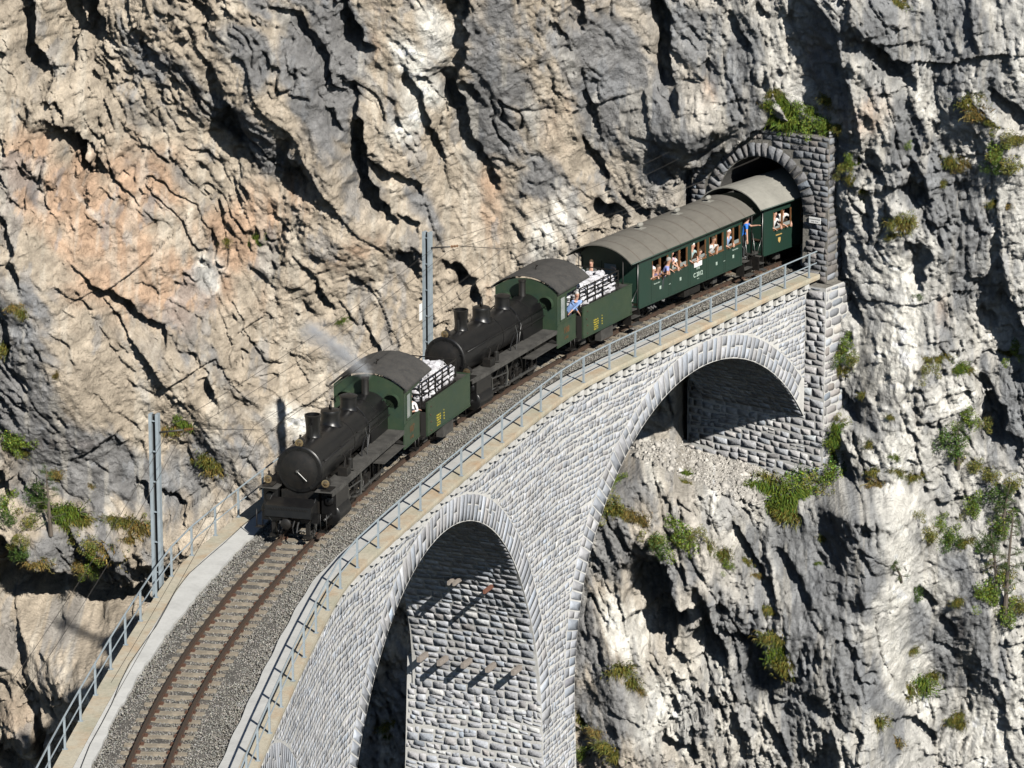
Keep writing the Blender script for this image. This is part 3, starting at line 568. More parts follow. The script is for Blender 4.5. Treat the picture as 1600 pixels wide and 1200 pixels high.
def emit_v(UVN, P, colf, **k):
    global CAM
    CAM = _cam0 - np.array(VI); emit_stones(UVN, vP(P), viaduct, colf, **k); CAM = _cam0
emit_v(UVN, Pin, face_tone, limit=170)
# voussoirs
vous = []
for c, RA, ZC in ARC:
    RO = RA + RING
    a = math.radians(-1 if c > 10 else 60)
    while a < math.pi + .02:
        da = random.uniform(.28, .40) / RA; k = random.random()
        rad = [RA + .01, RO] if k < .45 else [RA + .01, RA + random.uniform(.38, .62), RO]
        for r0, r1 in zip(rad[:-1], rad[1:]):
            q = [(c - r0 * math.cos(a), ZC + r0 * math.sin(a)), (c - r0 * math.cos(a + da), ZC + r0 * math.sin(a + da)), (c - r1 * math.cos(a + da), ZC + r1 * math.sin(a + da)), (c - r1 * math.cos(a), ZC + r1 * math.sin(a))]
            if all(x < SPL - .02 for x, _ in q) and all(y < -.55 for _, y in q): vous.append(q)
        a += da
emit_v(stone_block(vous, gap=.04, h=(.004, .010), dome=.002, jit=.015, cut=(.03, .1), bev=.004), Pin, lambda N: np.clip(tone(.365, .15, .03)(N) * np.array([.965, 1, 1.045]), .24, .62), name='voussoir', limit=300)
# pier side seen through the first arch (faces the viewer)
SPI = ARC[1][0] + ARC[1][1]
def Ppier(u, v, n): return W(SPI - n, u, v)
def pin(u, v):
    lim_r = float(offR(SPI) + INSET - bat(v)) + .05; lim_l = float(offL(SPI) - INSET + bat(v)) - .05 + (.22 if v < -9.75 else 0)
    return lim_r - .2 < u < lim_l + .2
pq = courses(-2.9, 3.1, -21, -3.2, pin, hr=(.15, .33), wr=(.2, .56), wob=.045, split=.28)
def clampu(Q, f):
    return [[(min(max(u, f(v)[0]), f(v)[1]), v) for u, v in q] for q in Q]
pq = clampu(pq, lambda v: (float(offR(SPI) + INSET - bat(v)) + .0, float(offL(SPI) - INSET + bat(v)) + (.22 if v < -9.75 else 0)))
pq = [q for q in pq if q[1][0] - q[0][0] > .14]
mb = MB(); z0_, z1_ = -9.75, -17.5           # the thicker foot of the pier
for lo, hi in ((-20, -9.75),):
    a0 = float(offL(SPI) - INSET + bat(hi)); a1 = float(offL(SPI) - INSET + bat(lo)) + 0
    V = [W(SPI - .001, a0 - .3, hi), W(SPI - .001, a0 + .24, hi), W(SPI - .001, a1 + .24, lo), W(SPI - .001, a1 - .3, lo), W(SPI + 2.9, a0 - .3, hi), W(SPI + 2.9, a0 + .24, hi), W(SPI + 2.9, a1 + .24, lo), W(SPI + 2.9, a1 - .3, lo)]
    mb.add(V, [(0, 1, 2, 3), (4, 7, 6, 5), (0, 4, 5, 1), (1, 5, 6, 2)])
o = mb.build('pier_offset', MT['mortar'], viaduct); o.location = -VI
emit_v(stone_block(pq, gap=.05, h=(.006, .026), dome=.012, jit=.04, cut=(.03, .2), bev=.008), Ppier, lambda N: np.clip(tone(.45, .2, .03)(N) * np.array([.97, 1, 1.04]), .2, .6), limit=130, material=MT['rough'])
# soffit lining courses (in shade)
sof = []
for c, r, zc in ARC[1:]:
    a = .02
    while a < math.pi - .02:
        da = random.uniform(.2, .34) / r; lo_ = float(offR(c - r * math.cos(a + da / 2))) + INSET + .015; u = lo_ - random.uniform(0, .3)
        while u < 2.4:
            w_ = random.uniform(.24, .62); sof.append((c, r, zc, a + random.uniform(-.0025, .0025), da, max(u, lo_), min(u + w_, 2.3))); u += w_
        a += da
sof = [q for q in sof if q[6] - q[5] > .15 and q[0] - q[1] * math.cos(q[3] + q[4]) < 59.0]
SQ = np.array([[(q[5], q[3]), (q[6], q[3]), (q[6], q[3] + q[4]), (q[5], q[3] + q[4])] for q in sof]); SQ[..., 1] *= 10
cr_ = np.repeat(np.array([q[:3] for q in sof]), 17, 0)
UV_ = stone_block(SQ, gap=.045, h=(.006, .026), dome=.012, jit=.035, cut=(.03, .2), bev=.008)
def Psof(u, v, n):
    a = v / 10; r = cr_[:, 1] - n; return W(cr_[:, 0] - r * np.cos(a), u, cr_[:, 2] + r * np.sin(a))
emit_v(UV_, Psof, lambda N: np.clip(tone(.42, .22, .03)(N) * np.array([.97, 1, 1.04]), .2, .6), limit=0, material=MT['rough'])
# corbels under the coping
mb = MB(); cor = []
s_ = -1.5
while s_ < SP - .3:
    for (hw, za, zb, pr) in ((.30, -.62, -.42, .14), (.17, -.42, -.19, .28)):
        ss = np.array([s_ - hw, s_ + hw]); V = []
        for n in (-.02, pr):
            for zz in (za, zb):
                for q in ss: V.append(W(q, float(offR(q)) + INSET - n, zz))
        F = [(0, 1, 3, 2), (4, 6, 7, 5), (0, 4, 5, 1), (2, 3, 7, 6), (0, 2, 6, 4), (1, 5, 7, 3)]
        b = MB(); b.add(V, F); o = b.build('corbel', MT['mortar'], viaduct); o.location = -VI
    s_ += .985
# coping slabs, concrete strips
def bal(s): return offR(s) + 1.05
def seg(name, m, s0, s1, prof, parent=None, gap=.0, n=2, z=0):
    """extrude a profile [(offset function, z), ...] along the line"""
    b = MB(); ss = np.linspace(s0 + gap, s1 - gap, n); V = []
    for q in ss:
        for f_, zz in prof: V.append(W(q, float(f_(q)), zz + z))
    k = len(prof); F = []
    for i in range(n - 1):
        for j in range(k): F.append((i * k + j, i * k + (j + 1) % k, (i + 1) * k + (j + 1) % k, (i + 1) * k + j))
    b.add(V, F); b.add(V[:k], [tuple(range(k))]); b.add(V[-k:], [tuple(range(k))[::-1]])
    o = b.build(name, m, parent)
    if parent is viaduct: o.location = -VI
    return o
s_ = -5.
while s_ < SP - .6:
    L_ = random.uniform(1.7, 2.2); e = min(s_ + L_, SP - .08)
    if SP - .08 - e < .6: e = SP - .08
    dz_ = random.uniform(-.006, .006)
    seg('coping_slab', MT['coping'], s_, e, [(offR, 0), (lambda q: offR(q) + .5, .002), (lambda q: offR(q) + .5, -.2), (offR, -.2), (lambda q: offR(q) - .012, -.1)], viaduct, .006, 3, dz_)
    seg('coping_slab', MT['coping'], s_, e, [(offL, 0), (lambda q: offL(q) - .52, .002), (lambda q: offL(q) - .52, -.2), (offL, -.2), (lambda q: offL(q) + .012, -.1)], viaduct, .006, 3, dz_)
    s_ = e
for k in range(11):
    a_, e_ = -6 + k * 5.96, -6 + (k + 1) * 5.96
    seg('concrete_kerb', MT['concrete'], a_, e_, [(lambda q: offR(q) + .508, -.004), (lambda q: bal(q) + .02 * math.sin(q * 2.3), -.03), (lambda q: bal(q), -.45), (lambda q: offR(q) + .508, -.45)], viaduct, .005, 14)
    seg('concrete_kerb', MT['concrete'], a_ + 1, min(e_ + 1, SP - .1), [(lambda q: offL(q) - .528, -.004), (lambda q: 1.5 + .03 * math.sin(q * 1.7) + .02 * math.sin(q * 5) + .012 * math.sin(q * 17), -.05), (lambda q: 1.5, -.45), (lambda q: offL(q) - .528, -.45)], viaduct, .005, 24)
seg('deck_slab', MT['concrete'], -6, SP, [(lambda q: offR(q) + INSET + .01, -.205), (lambda q: offL(q) - INSET - .01, -.205), (lambda q: offL(q) - INSET - .01, -.4), (lambda q: offR(q) + INSET + .01, -.4)], viaduct, 0, 134)
# ------------------------------------------------------------------ ballast and track
ss = np.arange(-6, 78, .12); oo = np.linspace(0, 1, 44); SS, OO = np.meshgrid(ss, oo, indexing='ij')
OF = np.where(SS < SP, bal(SS), -1.75) * (1 - OO) + 1.52 * OO
ZZ = -.15 + .03 * fbm(SS * 2.2, OF * 2.2, 801, 3) - .05 * sst(1.25, 1.52, OF) - .04 * sst(-1.3, -1.7, OF)
V_ = W(SS, OF, ZZ).reshape(-1, 3); n0, n1 = SS.shape; ix = np.arange(n0 * n1).reshape(n0, n1)
link('ballast_bed', npmesh('ballast_bed', V_, np.stack([ix[:-1, :-1], ix[1:, :-1], ix[1:, 1:], ix[:-1, 1:]], -1).reshape(-1, 4)[:, ::-1], MT['ballast'], smooth=True), kind='structure')
N = 92000; s_r = rng.uniform(-4, 1, N); s_r = -4 + 64 * rng.uniform(0, 1, N) ** 1.25; f_ = rng.uniform(0, 1, N)
o_r = bal(s_r) * (1 - f_) + 1.56 * f_
hd = (np.abs(np.mod((s_r - 1.5447) / .6279 + .5, 1) - .5) * .6279 < .10) & (np.abs(o_r) < .9)
keep = ~(hd & (rng.uniform(0, 1, N) < .93)) & (np.abs(np.abs(o_r) - .53) > .09)
s_r, o_r = s_r[keep], o_r[keep]; N = len(s_r); C_ = W(s_r, o_r, -.132 + rng.uniform(-.02, .015, N) - .012 * (np.abs(o_r) < .45)); r_ = rng.uniform(.015, .033, N)
oct_ = np.array([(1, 0, 0), (0, 1, 0), (-1, 0, 0), (0, -1, 0), (0, 0, 1), (0, 0, -1)], float)
an = rng.uniform(0, 6.28, N); ca_, sa_ = np.cos(an), np.sin(an); D = oct_[None] * rng.uniform(.6, 1.3, (N, 6, 1)) + rng.uniform(-.25, .25, (N, 6, 3))
Dx = D[..., 0] * ca_[:, None] - D[..., 1] * sa_[:, None]; Dy = D[..., 0] * sa_[:, None] + D[..., 1] * ca_[:, None]
GV = C_[:, None] + np.stack([Dx, Dy, D[..., 2] * .75], -1) * r_[:, None, None]
of3 = np.array([(0, 1, 4), (1, 2, 4), (2, 3, 4), (3, 0, 4), (1, 0, 5), (2, 1, 5), (3, 2, 5), (0, 3, 5)])
gc = np.clip(np.exp(rng.normal(math.log(.235), .26, N)), .07, .62)[:, None] * np.stack([1 + rng.normal(.04, .04, N), np.ones(N), .90 + rng.normal(0, .04, N)], -1)
nearrail = np.exp(-((np.abs(o_r) - .53) / .22) ** 2)[:, None] * rng.uniform(0, 1, (N, 1)); gc = gc * (1 - .7 * nearrail) + np.array([.14, .08, .05]) * .7 * nearrail
link('ballast', npmesh('ballast', GV.reshape(-1, 3), (np.arange(N)[:, None, None] * 6 + of3[None]).reshape(-1, 3), MT['gravel'], col=np.repeat(gc, 6, 0)), kind='stuff')
track = empty('railway_track', W(30, 0, 0), label='rusty metre gauge railway track curving over the viaduct on pale sleepers', cat='railway track'); TI = Vector(track.location)
def tw(*a): return W(*a) - np.array(TI)
ZR = .04
for sg in (-1, 1):
    b = MB(); prof = [(-.038, 0), (.038, 0), (.038, -.035), (.014, -.05), (.014, -.105), (.065, -.115), (.065, -.13), (-.065, -.13), (-.065, -.115), (-.014, -.105), (-.014, -.05), (-.038, -.035)]
    ss = np.arange(-6, 78, .6); k = len(prof)
    for q in ss:
        pass
    V = [tuple(tw(q, sg * .53 + a, ZR + c)) for q in ss for a, c in prof]
    F = [(i * k + j, i * k + (j + 1) % k, (i + 1) * k + (j + 1) % k, (i + 1) * k + j) for i in range(len(ss) - 1) for j in range(k)]
    b.add(V, F)
    b.m = [1 if (f[0] % k) == 0 else 0 for f in F]
    b.build('rail', [MT['rust'], MT['railtop']], track)
bs = MB(); bs.box(-.095, .095, -.9, .9, -.14, .0); 
sm = bs.mesh('sleeper', MT['sleeper'])
# worn top: a little unevenness
bp = MB(); bp.box(-.09, .09, -.17, .12, 0, .022); bp.box(-.045, .045, -.16, -.085, .022, .06); bp.box(-.045, .045, .075, .115, .022, .055); pm = bp.mesh('rail_plate', MT['plate'])
k0 = int(math.floor((-5 - 1.5447) / .6279))
for k in range(k0, 96):
    s_ = 1.5447 + k * .6279 + random.uniform(-.015, .015)
    if s_ > 61: break
    p0 = tw(s_, 0, ZR - .132); e = W(s_, 1, 0) - W(s_, 0, 0); t_ = W(s_ - .5, 0, 0) - W(s_ + .5, 0, 0); t_ /= np.linalg.norm(t_); e = -e if np.cross(t_, e)[2] < 0 else e; n_ = np.cross(t_, e)
    Mx = Matrix(((t_[0], e[0], n_[0], p0[0]), (t_[1], e[1], n_[1], p0[1]), (t_[2], e[2], n_[2], p0[2]), (0, 0, 0, 1)))
    so = link('sleeper', sm, track); so.matrix_local = Mx @ Matrix.Rotation(random.uniform(-.02, .02), 4, 'Z')
    if s_ < 27 or s_ > 54:
        for sg in (-1, 1):
            po = link('rail_plate', pm, so); po.location = (0, sg * .53, .001); po.scale = (1, sg, 1) if sg < 0 else (1, 1, 1)
            if sg < 0: po.rotation_euler.z = 0
# ------------------------------------------------------------------ railings
RS = [1.5, 3.64, 5.76, 7.96, 10.0, 12.18, 14.29, 16.37, 18.44, 20.52, 22.54, 24.63, 26.66, 28.7, 30.86, 32.87, 34.91, 36.9, 38.97, 40.99, 43.0, 44.96, 46.87, 48.91, 50.81, 52.82, 54.78, 56.77, 58.74]
LS = [2.06, 4.17, 6.21, 8.3, 10.35, 12.42, 14.53, 16.51, 18.52, 20.54, 22.49, 24.57] + [26.6 + 2.05 * i for i in range(16)]
RS = [-2.6, -.55] + RS; LS = [-2.1, 0] + LS
pb = MB(); pb.box(-.028, .028, -.036, .036, 0, .93); pb.box(-.07, .07, -.06, .06, 0, .012); pmesh = pb.mesh('post', MT['galv'])
for side, SL, fo, lab in ((0, RS, lambda q: offR(q) + .07, 'grey steel railing on the inner edge of the bridge above the masonry arches'), (1, LS, lambda q: offL(q) - .06, 'grey steel railing on the outer edge of the bridge beside the cliff')):
    rl = empty('railing', W(17, float(fo(17.)), 0), label=lab, cat='railing'); RI = Vector(rl.location)
    for q in SL:
        po = link('post', pmesh, rl); po.location = Vector(W(q, float(fo(q)), .003)) - RI; po.rotation_euler.z = -q / R0
    for z_, r_, nm in ((.93, .028, 'handrail'), (.47, .021, 'middle_rail')):
        b = MB(); ee = 59.2 if side == 0 else SL[-1]
        pts = [Vector(W(q, float(fo(q)), z_)) - RI for q in SL]
        if side == 0: pts.append(Vector(W(59.35, float(fo(59.3)), z_)) - RI)
        b.tube(pts, r_, 7); b.build(nm, MT['galv'], rl)
# ------------------------------------------------------------------ cable on the outer walkway, thin wires
def wire(name, pts, r, m, sag=0, **k):
    b = MB(); P = []
    for a, c in zip(pts[:-1], pts[1:]):
        for i in range(8):
            t = i / 8; q = Vector(a).lerp(Vector(c), t); q.z -= sag * 4 * t * (1 - t); P.append(q)
    P.append(Vector(pts[-1])); b.tube(P, r, 5); o = b.build(name, m); return tag(o, **k)
wire('cable', [W(q, float(offL(q)) - .56 + .06 * math.sin(q * .9) - (.35 if q < 8 else 0) * sst(8, -4, q), .02) for q in np.arange(-4, 27, 1.6)], .011, MT['cable'], label='thin black cable lying along the outer walkway where slab meets concrete', cat='cable')
# ------------------------------------------------------------------ tunnel portal and abutment
portal = empty('tunnel_portal', W(SP, 0, 0), label='dark stone tunnel portal arch built into the cliff at the bridge end', cat='tunnel portal'); PO = Vector(portal.location)
SPL = 59.02
def Ppor(u, v, n): return W(np.where(np.asarray(v) < -.395, SPL, SP) - n, u, v)
TR, TC = 1.97, 2.33
mb = MB()
def ub(u, v): pass
us = sorted(set([-3.42, -3.1, 3.25] + list(np.round(np.linspace(-1.97, 1.97, 33), 4))))
def add_front(u0, u1, l0, l1, h0, h1, m=0): mb.cur = m; mb.add([Ppor(u0, l0, 0), Ppor(u1, l1, 0), Ppor(u1, h1, 0), Ppor(u0, h0, 0)], [(0, 1, 2, 3)])
add_front(-3.42, 2.95, -12, -12, -.4, -.4, 0)
for a, b in zip(us[:-1], us[1:]):
    if b <= -3.05: continue
    m = (a + b) / 2; f = lambda u: TC + math.sqrt(max(TR * TR - u * u, 0)) if abs(m) < TR else -.39
    add_front(a, b, f(a), f(b), 5.4, 5.4, 1)
for u0, z0_, z1_ in ((-3.42, -12, -.38), (-3.1, -.4, 5.4), (3.25, -.4, 5.4)):
    mb.cur = 0 if z1_ < 0 else 1; sp_ = SPL if z1_ < 0 else SP; V = [W(sp_, u0, z0_), W(SP + 2.2, u0, z0_), W(SP + 2.2, u0, z1_), W(sp_, u0, z1_)]; mb.add(V, [(0, 1, 2, 3)])
mb.cur = 1; mb.add([W(SPL, -3.42, -.4), W(SPL, 2.95, -.4), W(SP, 2.95, -.4), W(SP, -3.42, -.4)], [(0, 1, 2, 3)]); mb.add([W(SP, -3.42, -.38), W(SP, -3.08, -.38), W(SP + 2.2, -3.08, -.38), W(SP + 2.2, -3.42, -.38)], [(0, 1, 2, 3)])
mb.add([W(SP, -3.1, 5.4), W(SP, 3.25, 5.4), W(SP + 2.2, 3.25, 5.4), W(SP + 2.2, -3.1, 5.4)], [(0, 1, 2, 3)])
me = mb.mesh('portal_wall', [MT['mortar'], MT['darkmortar']]); me.transform(Matrix.Translation(-PO)); link('portal_wall', me, portal)
def emit_p(UVN, P, colf, **k):
    global CAM
    CAM = _cam0 - np.array(PO); emit_stones(UVN, (lambda u, v, n: P(u, v, n) - np.array(PO)), portal, colf, **k); CAM = _cam0
top = courses(-3.1, 3.5, -.35, 5.4, lambda u, v: -3.4 < u < 3.5 and v < 5.5 and not ((abs(u) < TR + .1 and v < TC) or math.hypot(u, v - TC) < 2.62 and v > TC or (u > 0 and abs(u) < 2.62 and v < TC and v > 1.0)), hr=(.18, .30), wr=(.26, .55), wob=.02, split=.05)
top = [[(min(max(u, -3.1), 3.25), min(v, 5.4)) for u, v in q] for q in top]
for q in top:
    for i, (u, v) in enumerate(q):
        d = math.hypot(u, v - TC)
        if v > TC and d < 2.55: q[i] = (u * 2.55 / d, TC + (v - TC) * 2.55 / d)
        elif v <= TC and abs(u) < TR + .02: q[i] = (math.copysign(TR + .02, u), v)
top = [q for q in top if q[1][0] - q[0][0] > .12 and q[3][1] - q[0][1] > .1]
dk = lambda N: np.clip(tone(.19, .22, .05)(N), .08, .36)
emit_p(stone_block(top, gap=.018, h=(.02, .06), dome=.03, jit=.02, cut=(.05, .16), bev=.018), Ppor, dk, limit=150, material=MT['rough'])
vq = []; a = 0.0
while a < math.pi:
    da = random.uniform(.24, .36) / 2.25; r0, r1 = TR + .01, 2.53 + random.uniform(-.03, .03)
    vq.append([(-r0 * math.cos(a), TC + r0 * math.sin(a)), (-r0 * math.cos(a + da), TC + r0 * math.sin(a + da)), (-r1 * math.cos(a + da), TC + r1 * math.sin(a + da)), (-r1 * math.cos(a), TC + r1 * math.sin(a))]); a += da
emit_p(stone_block(vq, gap=.02, h=(.06, .11), dome=.03, jit=.012, cut=(.05, .15), bev=.025), Ppor, dk, name='voussoir', material=MT['rough'])
def psof2(u, v): return float(u) > -3.75 and u < 3.1 and v < -.3 and (u < -2.45 or v < -3.5)
low = courses(-3.42, 3.2, -11, -.2, lambda u, v: psof2(u, v), hr=(.18, .38), wr=(.24, .62), wob=.04, split=.25)
low = [[(min(max(u, -3.42), 2.9), min(v, -.42)) for u, v in q] for q in low]; low = [q for q in low if q[1][0] - q[0][0] > .12 and q[3][1] - q[0][1] > .08]
emit_p(stone_block(low, gap=.045, h=(.01, .035), dome=.02, jit=.03, cut=(.04, .15), bev=.01), Ppor, lambda N: np.clip(tone(.42, .2, .03)(N), .2, .6), limit=150, material=MT['rough'])
# right-hand return of the portal wall
def Pside(u, v, n): return W(SP + u, -3.1 - n, v)
sd = courses(0, 2.1, -.3, 5.38, lambda u, v: -.3 < u < 2, hr=(.22, .36), wr=(.35, .7)); sd = [[(max(u, 0.0), v) for u, v in q] for q in sd]; sd = [q for q in sd if q[1][0] - q[0][0] > .12]
emit_p(stone_block(sd, gap=.02, h=(.02, .05), dome=.02, jit=.02, bev=.018), Pside, lambda N: np.clip(tone(.2, .25, .05)(N), .08, .4), limit=0)
def Pside2(u, v, n): return W(SPL + u, -3.42 - n, v)
sd = courses(0, 2.1, -9, -.4, lambda u, v: -.3 < u < 2.5, hr=(.24, .42), wr=(.35, .7)); sd = [[(max(u, 0.0), min(v, -.4)) for u, v in q] for q in sd]; sd = [q for q in sd if q[1][0] - q[0][0] > .12 and q[3][1] - q[0][1] > .08]
emit_p(stone_block(sd, gap=.05, h=(.02, .04), dome=.02, jit=.02, bev=.018), Pside2, lambda N: np.clip(tone(.3, .25, .05)(N), .08, .5), limit=0)
# tunnel bore
b = MB(); prof = [(TR * math.cos(t), TC + TR * math.sin(t)) for t in np.linspace(0, math.pi, 21)]; prof = [(TR, -.5)] + prof + [(-TR, -.5)]; k = len(prof); V = []
sss = list(np.arange(SP, 84, 1.2))
for q in sss:
    for a, c in prof: V.append(W(q, a, c))
b.add(V, [(i * k + j, i * k + (j + 1) % k, (i + 1) * k + (j + 1) % k, (i + 1) * k + j) for i in range(len(sss) - 1) for j in range(k)], True); b.add(V[-k:], [tuple(range(k))])
me = b.mesh('tunnel_lining', MT['tunnel']); me.transform(Matrix.Translation(-PO)); link('tunnel_lining', me, portal)
# drain pipe mouth beside the pillar
c0 = Vector(W(SP + .9, -3.75, 1.0)); tdir = Vector(W(SP - 1, -3.75, 1) - W(SP, -3.75, 1)).normalized()
# ------------------------------------------------------------------ name board on the pillar, marks
def frame(s, o, z, n=0, face='t'):
    """matrix: x to the picture's right along the face, y up, z out of the face, for text and boards"""
    p_ = Vector(W(s, o, z)); t_ = Vector(W(s - 1, o, z) - W(s, o, z)).normalized(); e_ = Vector(W(s, o - 1, z) - W(s, o, z)).normalized()
    if face == 't': zx, nx_ = e_, t_
    else: zx, nx_ = -t_, e_
    up = nx_.cross(zx).normalized(); p_ = p_ + nx_ * n
    return Matrix(((zx.x, up.x, nx_.x, p_.x), (zx.y, up.y, nx_.y, p_.y), (zx.z, up.z, nx_.z, p_.z), (0, 0, 0, 1)))
def text(body, size, m, parent, Mx, name='lettering', align='CENTER', ext=.002, bold=0, sx=1):
    cu = bpy.data.curves.new(name, 'FONT'); cu.body = body; cu.size = size; cu.align_x = align; cu.align_y = 'CENTER'; cu.extrude = ext; cu.offset = bold; cu.resolution_u = 2
    o = bpy.data.objects.new(name, cu); COL.objects.link(o); dg = bpy.context.evaluated_depsgraph_get(); me = bpy.data.meshes.new_from_object(o.evaluated_get(dg))
    bpy.data.objects.remove(o); me.materials.clear(); me.materials.append(m); o = link(name, me, parent)
    if sx != 1: me.transform(Matrix.Scale(sx, 4, (1, 0, 0)))
    o.matrix_local = Mx; return o
sgn = empty('name_board', mat=frame(SP, -2.62, 2.13, .17), label='small white name board with two lines of lettering on the tunnel pillar', cat='sign')
b = MB(); b.box(-.26, .26, -.12, .12, 0, .025); b.build('board', MT['white'], sgn)
b = MB()
for x_ in (-.2, .2): b.tube([(x_, 0, -.16), (x_, 0, 0)], .012, 6)
b.build('bracket', MT['galv'], sgn)
text('Landwassertunnel', .066, MT['ink'], sgn, Matrix.Translation((0, .045, .028))); text('Länge  216 m', .06, MT['ink'], sgn, Matrix.Translation((0, -.055, .028)))
# ------------------------------------------------------------------ beams left in the pier
bl = Ppier
for i, u in enumerate((1.78, 1.0, .08, -.86, -1.85)):
    b = MB(); L_ = .9; V = []
    for n in (-.3, L_):
        for du, dv in ((-.07, -.09), (.07, -.09), (.07, .09), (-.07, .09)): V.append(W(SPI - n, u + du, -9.5 + dv - (i % 2) * .03))
    b.add(V, [(0, 1, 2, 3), (4, 7, 6, 5), (0, 4, 5, 1), (1, 5, 6, 2), (2, 6, 7, 3), (3, 7, 4, 0)])
    me = b.mesh('timber_beam', MT['timber']); o_ = Vector(W(SPI, u, -9.5)); me.transform(Matrix.Translation(-o_)); o = link('timber_beam', me); o.location = o_
    tag(o, ['grey timber stub nearest the shaded corner in the lower row on the pier', 'second timber stub from the shaded corner in the lower row on the pier', 'middle timber stub of the lower row jutting from the pier', 'fourth timber stub from the shaded corner in the lower row on the pier', 'timber stub nearest the sunlit pier corner in the lower row'][i], 'beam', 'timber stubs in the lower row on the pier')
for i, (u, z_, L_, rr) in enumerate(((1.35, -6.05, 1.0, 1), (1.1, -6.0, 1.5, 0), (.0, -6.0, 2.3, 0), (-.2, -6.0, 2.3, 0), (-1.35, -6.15, 2.3, 1))):
    b = MB(); hw = .04; V = []
    for n in (-.3, L_):
        for du, dv in ((-hw, -.07), (hw, -.07), (hw, .07), (-hw, .07)): V.append(W(SPI - n, u + du, z_ + dv))
    b.add(V, [(0, 1, 2, 3), (4, 7, 6, 5), (0, 4, 5, 1), (1, 5, 6, 2), (2, 6, 7, 3), (3, 7, 4, 0)])
    me = b.mesh('steel_rail_stub', MT['rustbeam'] if rr and i else MT['timber']); o_ = Vector(W(SPI, u, z_)); me.transform(Matrix.Translation(-o_)); o = link('steel_beam', me); o.location = o_
    tag(o, ['short brown stub at the shadow edge in the upper row on the pier', 'grey bar beside the short brown stub high on the pier', 'left bar of the close pair of long grey bars high on the pier', 'right bar of the close pair of long grey bars high on the pier', 'long rusty red bar jutting from the pier near its sunlit corner'][i], 'beam', 'long bars in the upper row on the pier')
# ------------------------------------------------------------------ masts and overhead wires
def mast(s_, lab):
    r = empty('catenary_mast', W(s_, 3.14, 0), label=lab, cat='mast', group='overhead line masts on the outer side'); r.rotation_euler.z = -s_ / R0
    for xa in (-.15, .06): b = MB(); b.box(xa, xa + .09, -.12, .12, -2.6, 5.08); b.build('flange', MT['galv'], r)
    b = MB(); b.box(-.06, .06, -.04, .0, -2.6, 5.06); b.build('web', MT['cable'], r)
    for z_ in np.arange(-1.8, 5, .95):
        b = MB(); b.box(-.06, .06, .02, .10, z_, z_ + .03); b.build('batten', MT['galv'], r)
    b = MB(); b.tube([(-.15, 0, 4.5), (-.9, 0, 4.62)], .03, 6); b.build('bracket_arm', MT['wire'], r)
    b = MB()
    for k in range(5): b.lathe([(.02, -.02), (.055, 0), (.02, .02)], 'x', (-.95 - .06 * k, 0, 4.63 + .01 * k), 10)
    b.build('insulator', MT['redprint'] if False else MT['wood'], r)
    b = MB(); b.tube([(-1.2, 0, 4.68), (-3.1, 0, 4.75)], .012, 5); b.build('registration_arm', MT['wire'], r)
    return r
mast(16.55, 'grey steel overhead line mast behind the empty track near the leading engine'); m2 = mast(40.2, 'grey steel overhead line mast behind the second locomotive, with small white plate')
b = MB(); b.box(.12, .13, .2, .42, 1.9, 2.5, ); b.build('number_plate', MT['white'], m2)
ws = [(0.05, 4.72, 4.35, 'contact wire'), ]
wire('contact_wire', [W(q, .05, 4.32) for q in (-6, 17, 40, 60)], .008, MT['wire'], .06, label='thin contact wire above the track running into the tunnel', cat='overhead wire')
wire('messenger_wire', [W(q, .05, 4.85 if q < 58 else 4.25) for q in (-6, 16.55, 40.2, 59.5)], .007, MT['wire'], .18, label='thin upper wire hanging above the contact wire over the track', cat='overhead wire')
wire('feeder_wire', [W(q, 2.6, 4.75) for q in (-6, 16.55, 40.2, 58)], .008, MT['wire'], .25, label='upper feeder wire strung between the two masts', cat='overhead wire')
wire('feeder_wire', [W(q, 2.3, 4.45) for q in (-6, 16.55, 40.2, 58)], .008, MT['wire'], .25, label='lower feeder wire strung between the two masts', cat='overhead wire')
# ------------------------------------------------------------------ rolling stock
def vehicle(name, s0, **k):
    """Empty at rail level; +x runs towards the viewer along the track, +y towards the inner side of the curve"""
    p_ = Vector(W(s0, 0, ZR)); t_ = Vector(W(s0 - 2, 0, 0) - W(s0 + 2, 0, 0)).normalized(); e_ = Vector(W(s0, -1, 0) - W(s0, 0, 0)); e_ = (e_ - t_ * e_.dot(t_)).normalized(); n_ = t_.cross(e_)
    sg = 1 if n_.z > 0 else -1
    n_ = n_ * sg
    Mx = Matrix(((t_.x, e_.x, n_.x, p_.x), (t_.y, e_.y, n_.y, p_.y), (t_.z, e_.z, n_.z, p_.z), (0, 0, 0, 1)))
    if sg < 0:   # keep the frame right-handed: y towards the outer side
        Mx = Matrix(((t_.x, -e_.x, n_.x, p_.x), (t_.y, -e_.y, n_.y, p_.y), (t_.z, -e_.z, n_.z, p_.z), (0, 0, 0, 1)))
    return empty(name, mat=Mx, **k), sg
def rounded_arc(hw, z_e, z_c, n=14):
    """roof arc from -hw to hw: eave height z_e, crown z_c"""
    h = z_c - z_e; R = (hw * hw + h * h) / (2 * h); return [(y, z_c - R + math.sqrt(R * R - y * y)) for y in np.linspace(-hw, hw, n)]
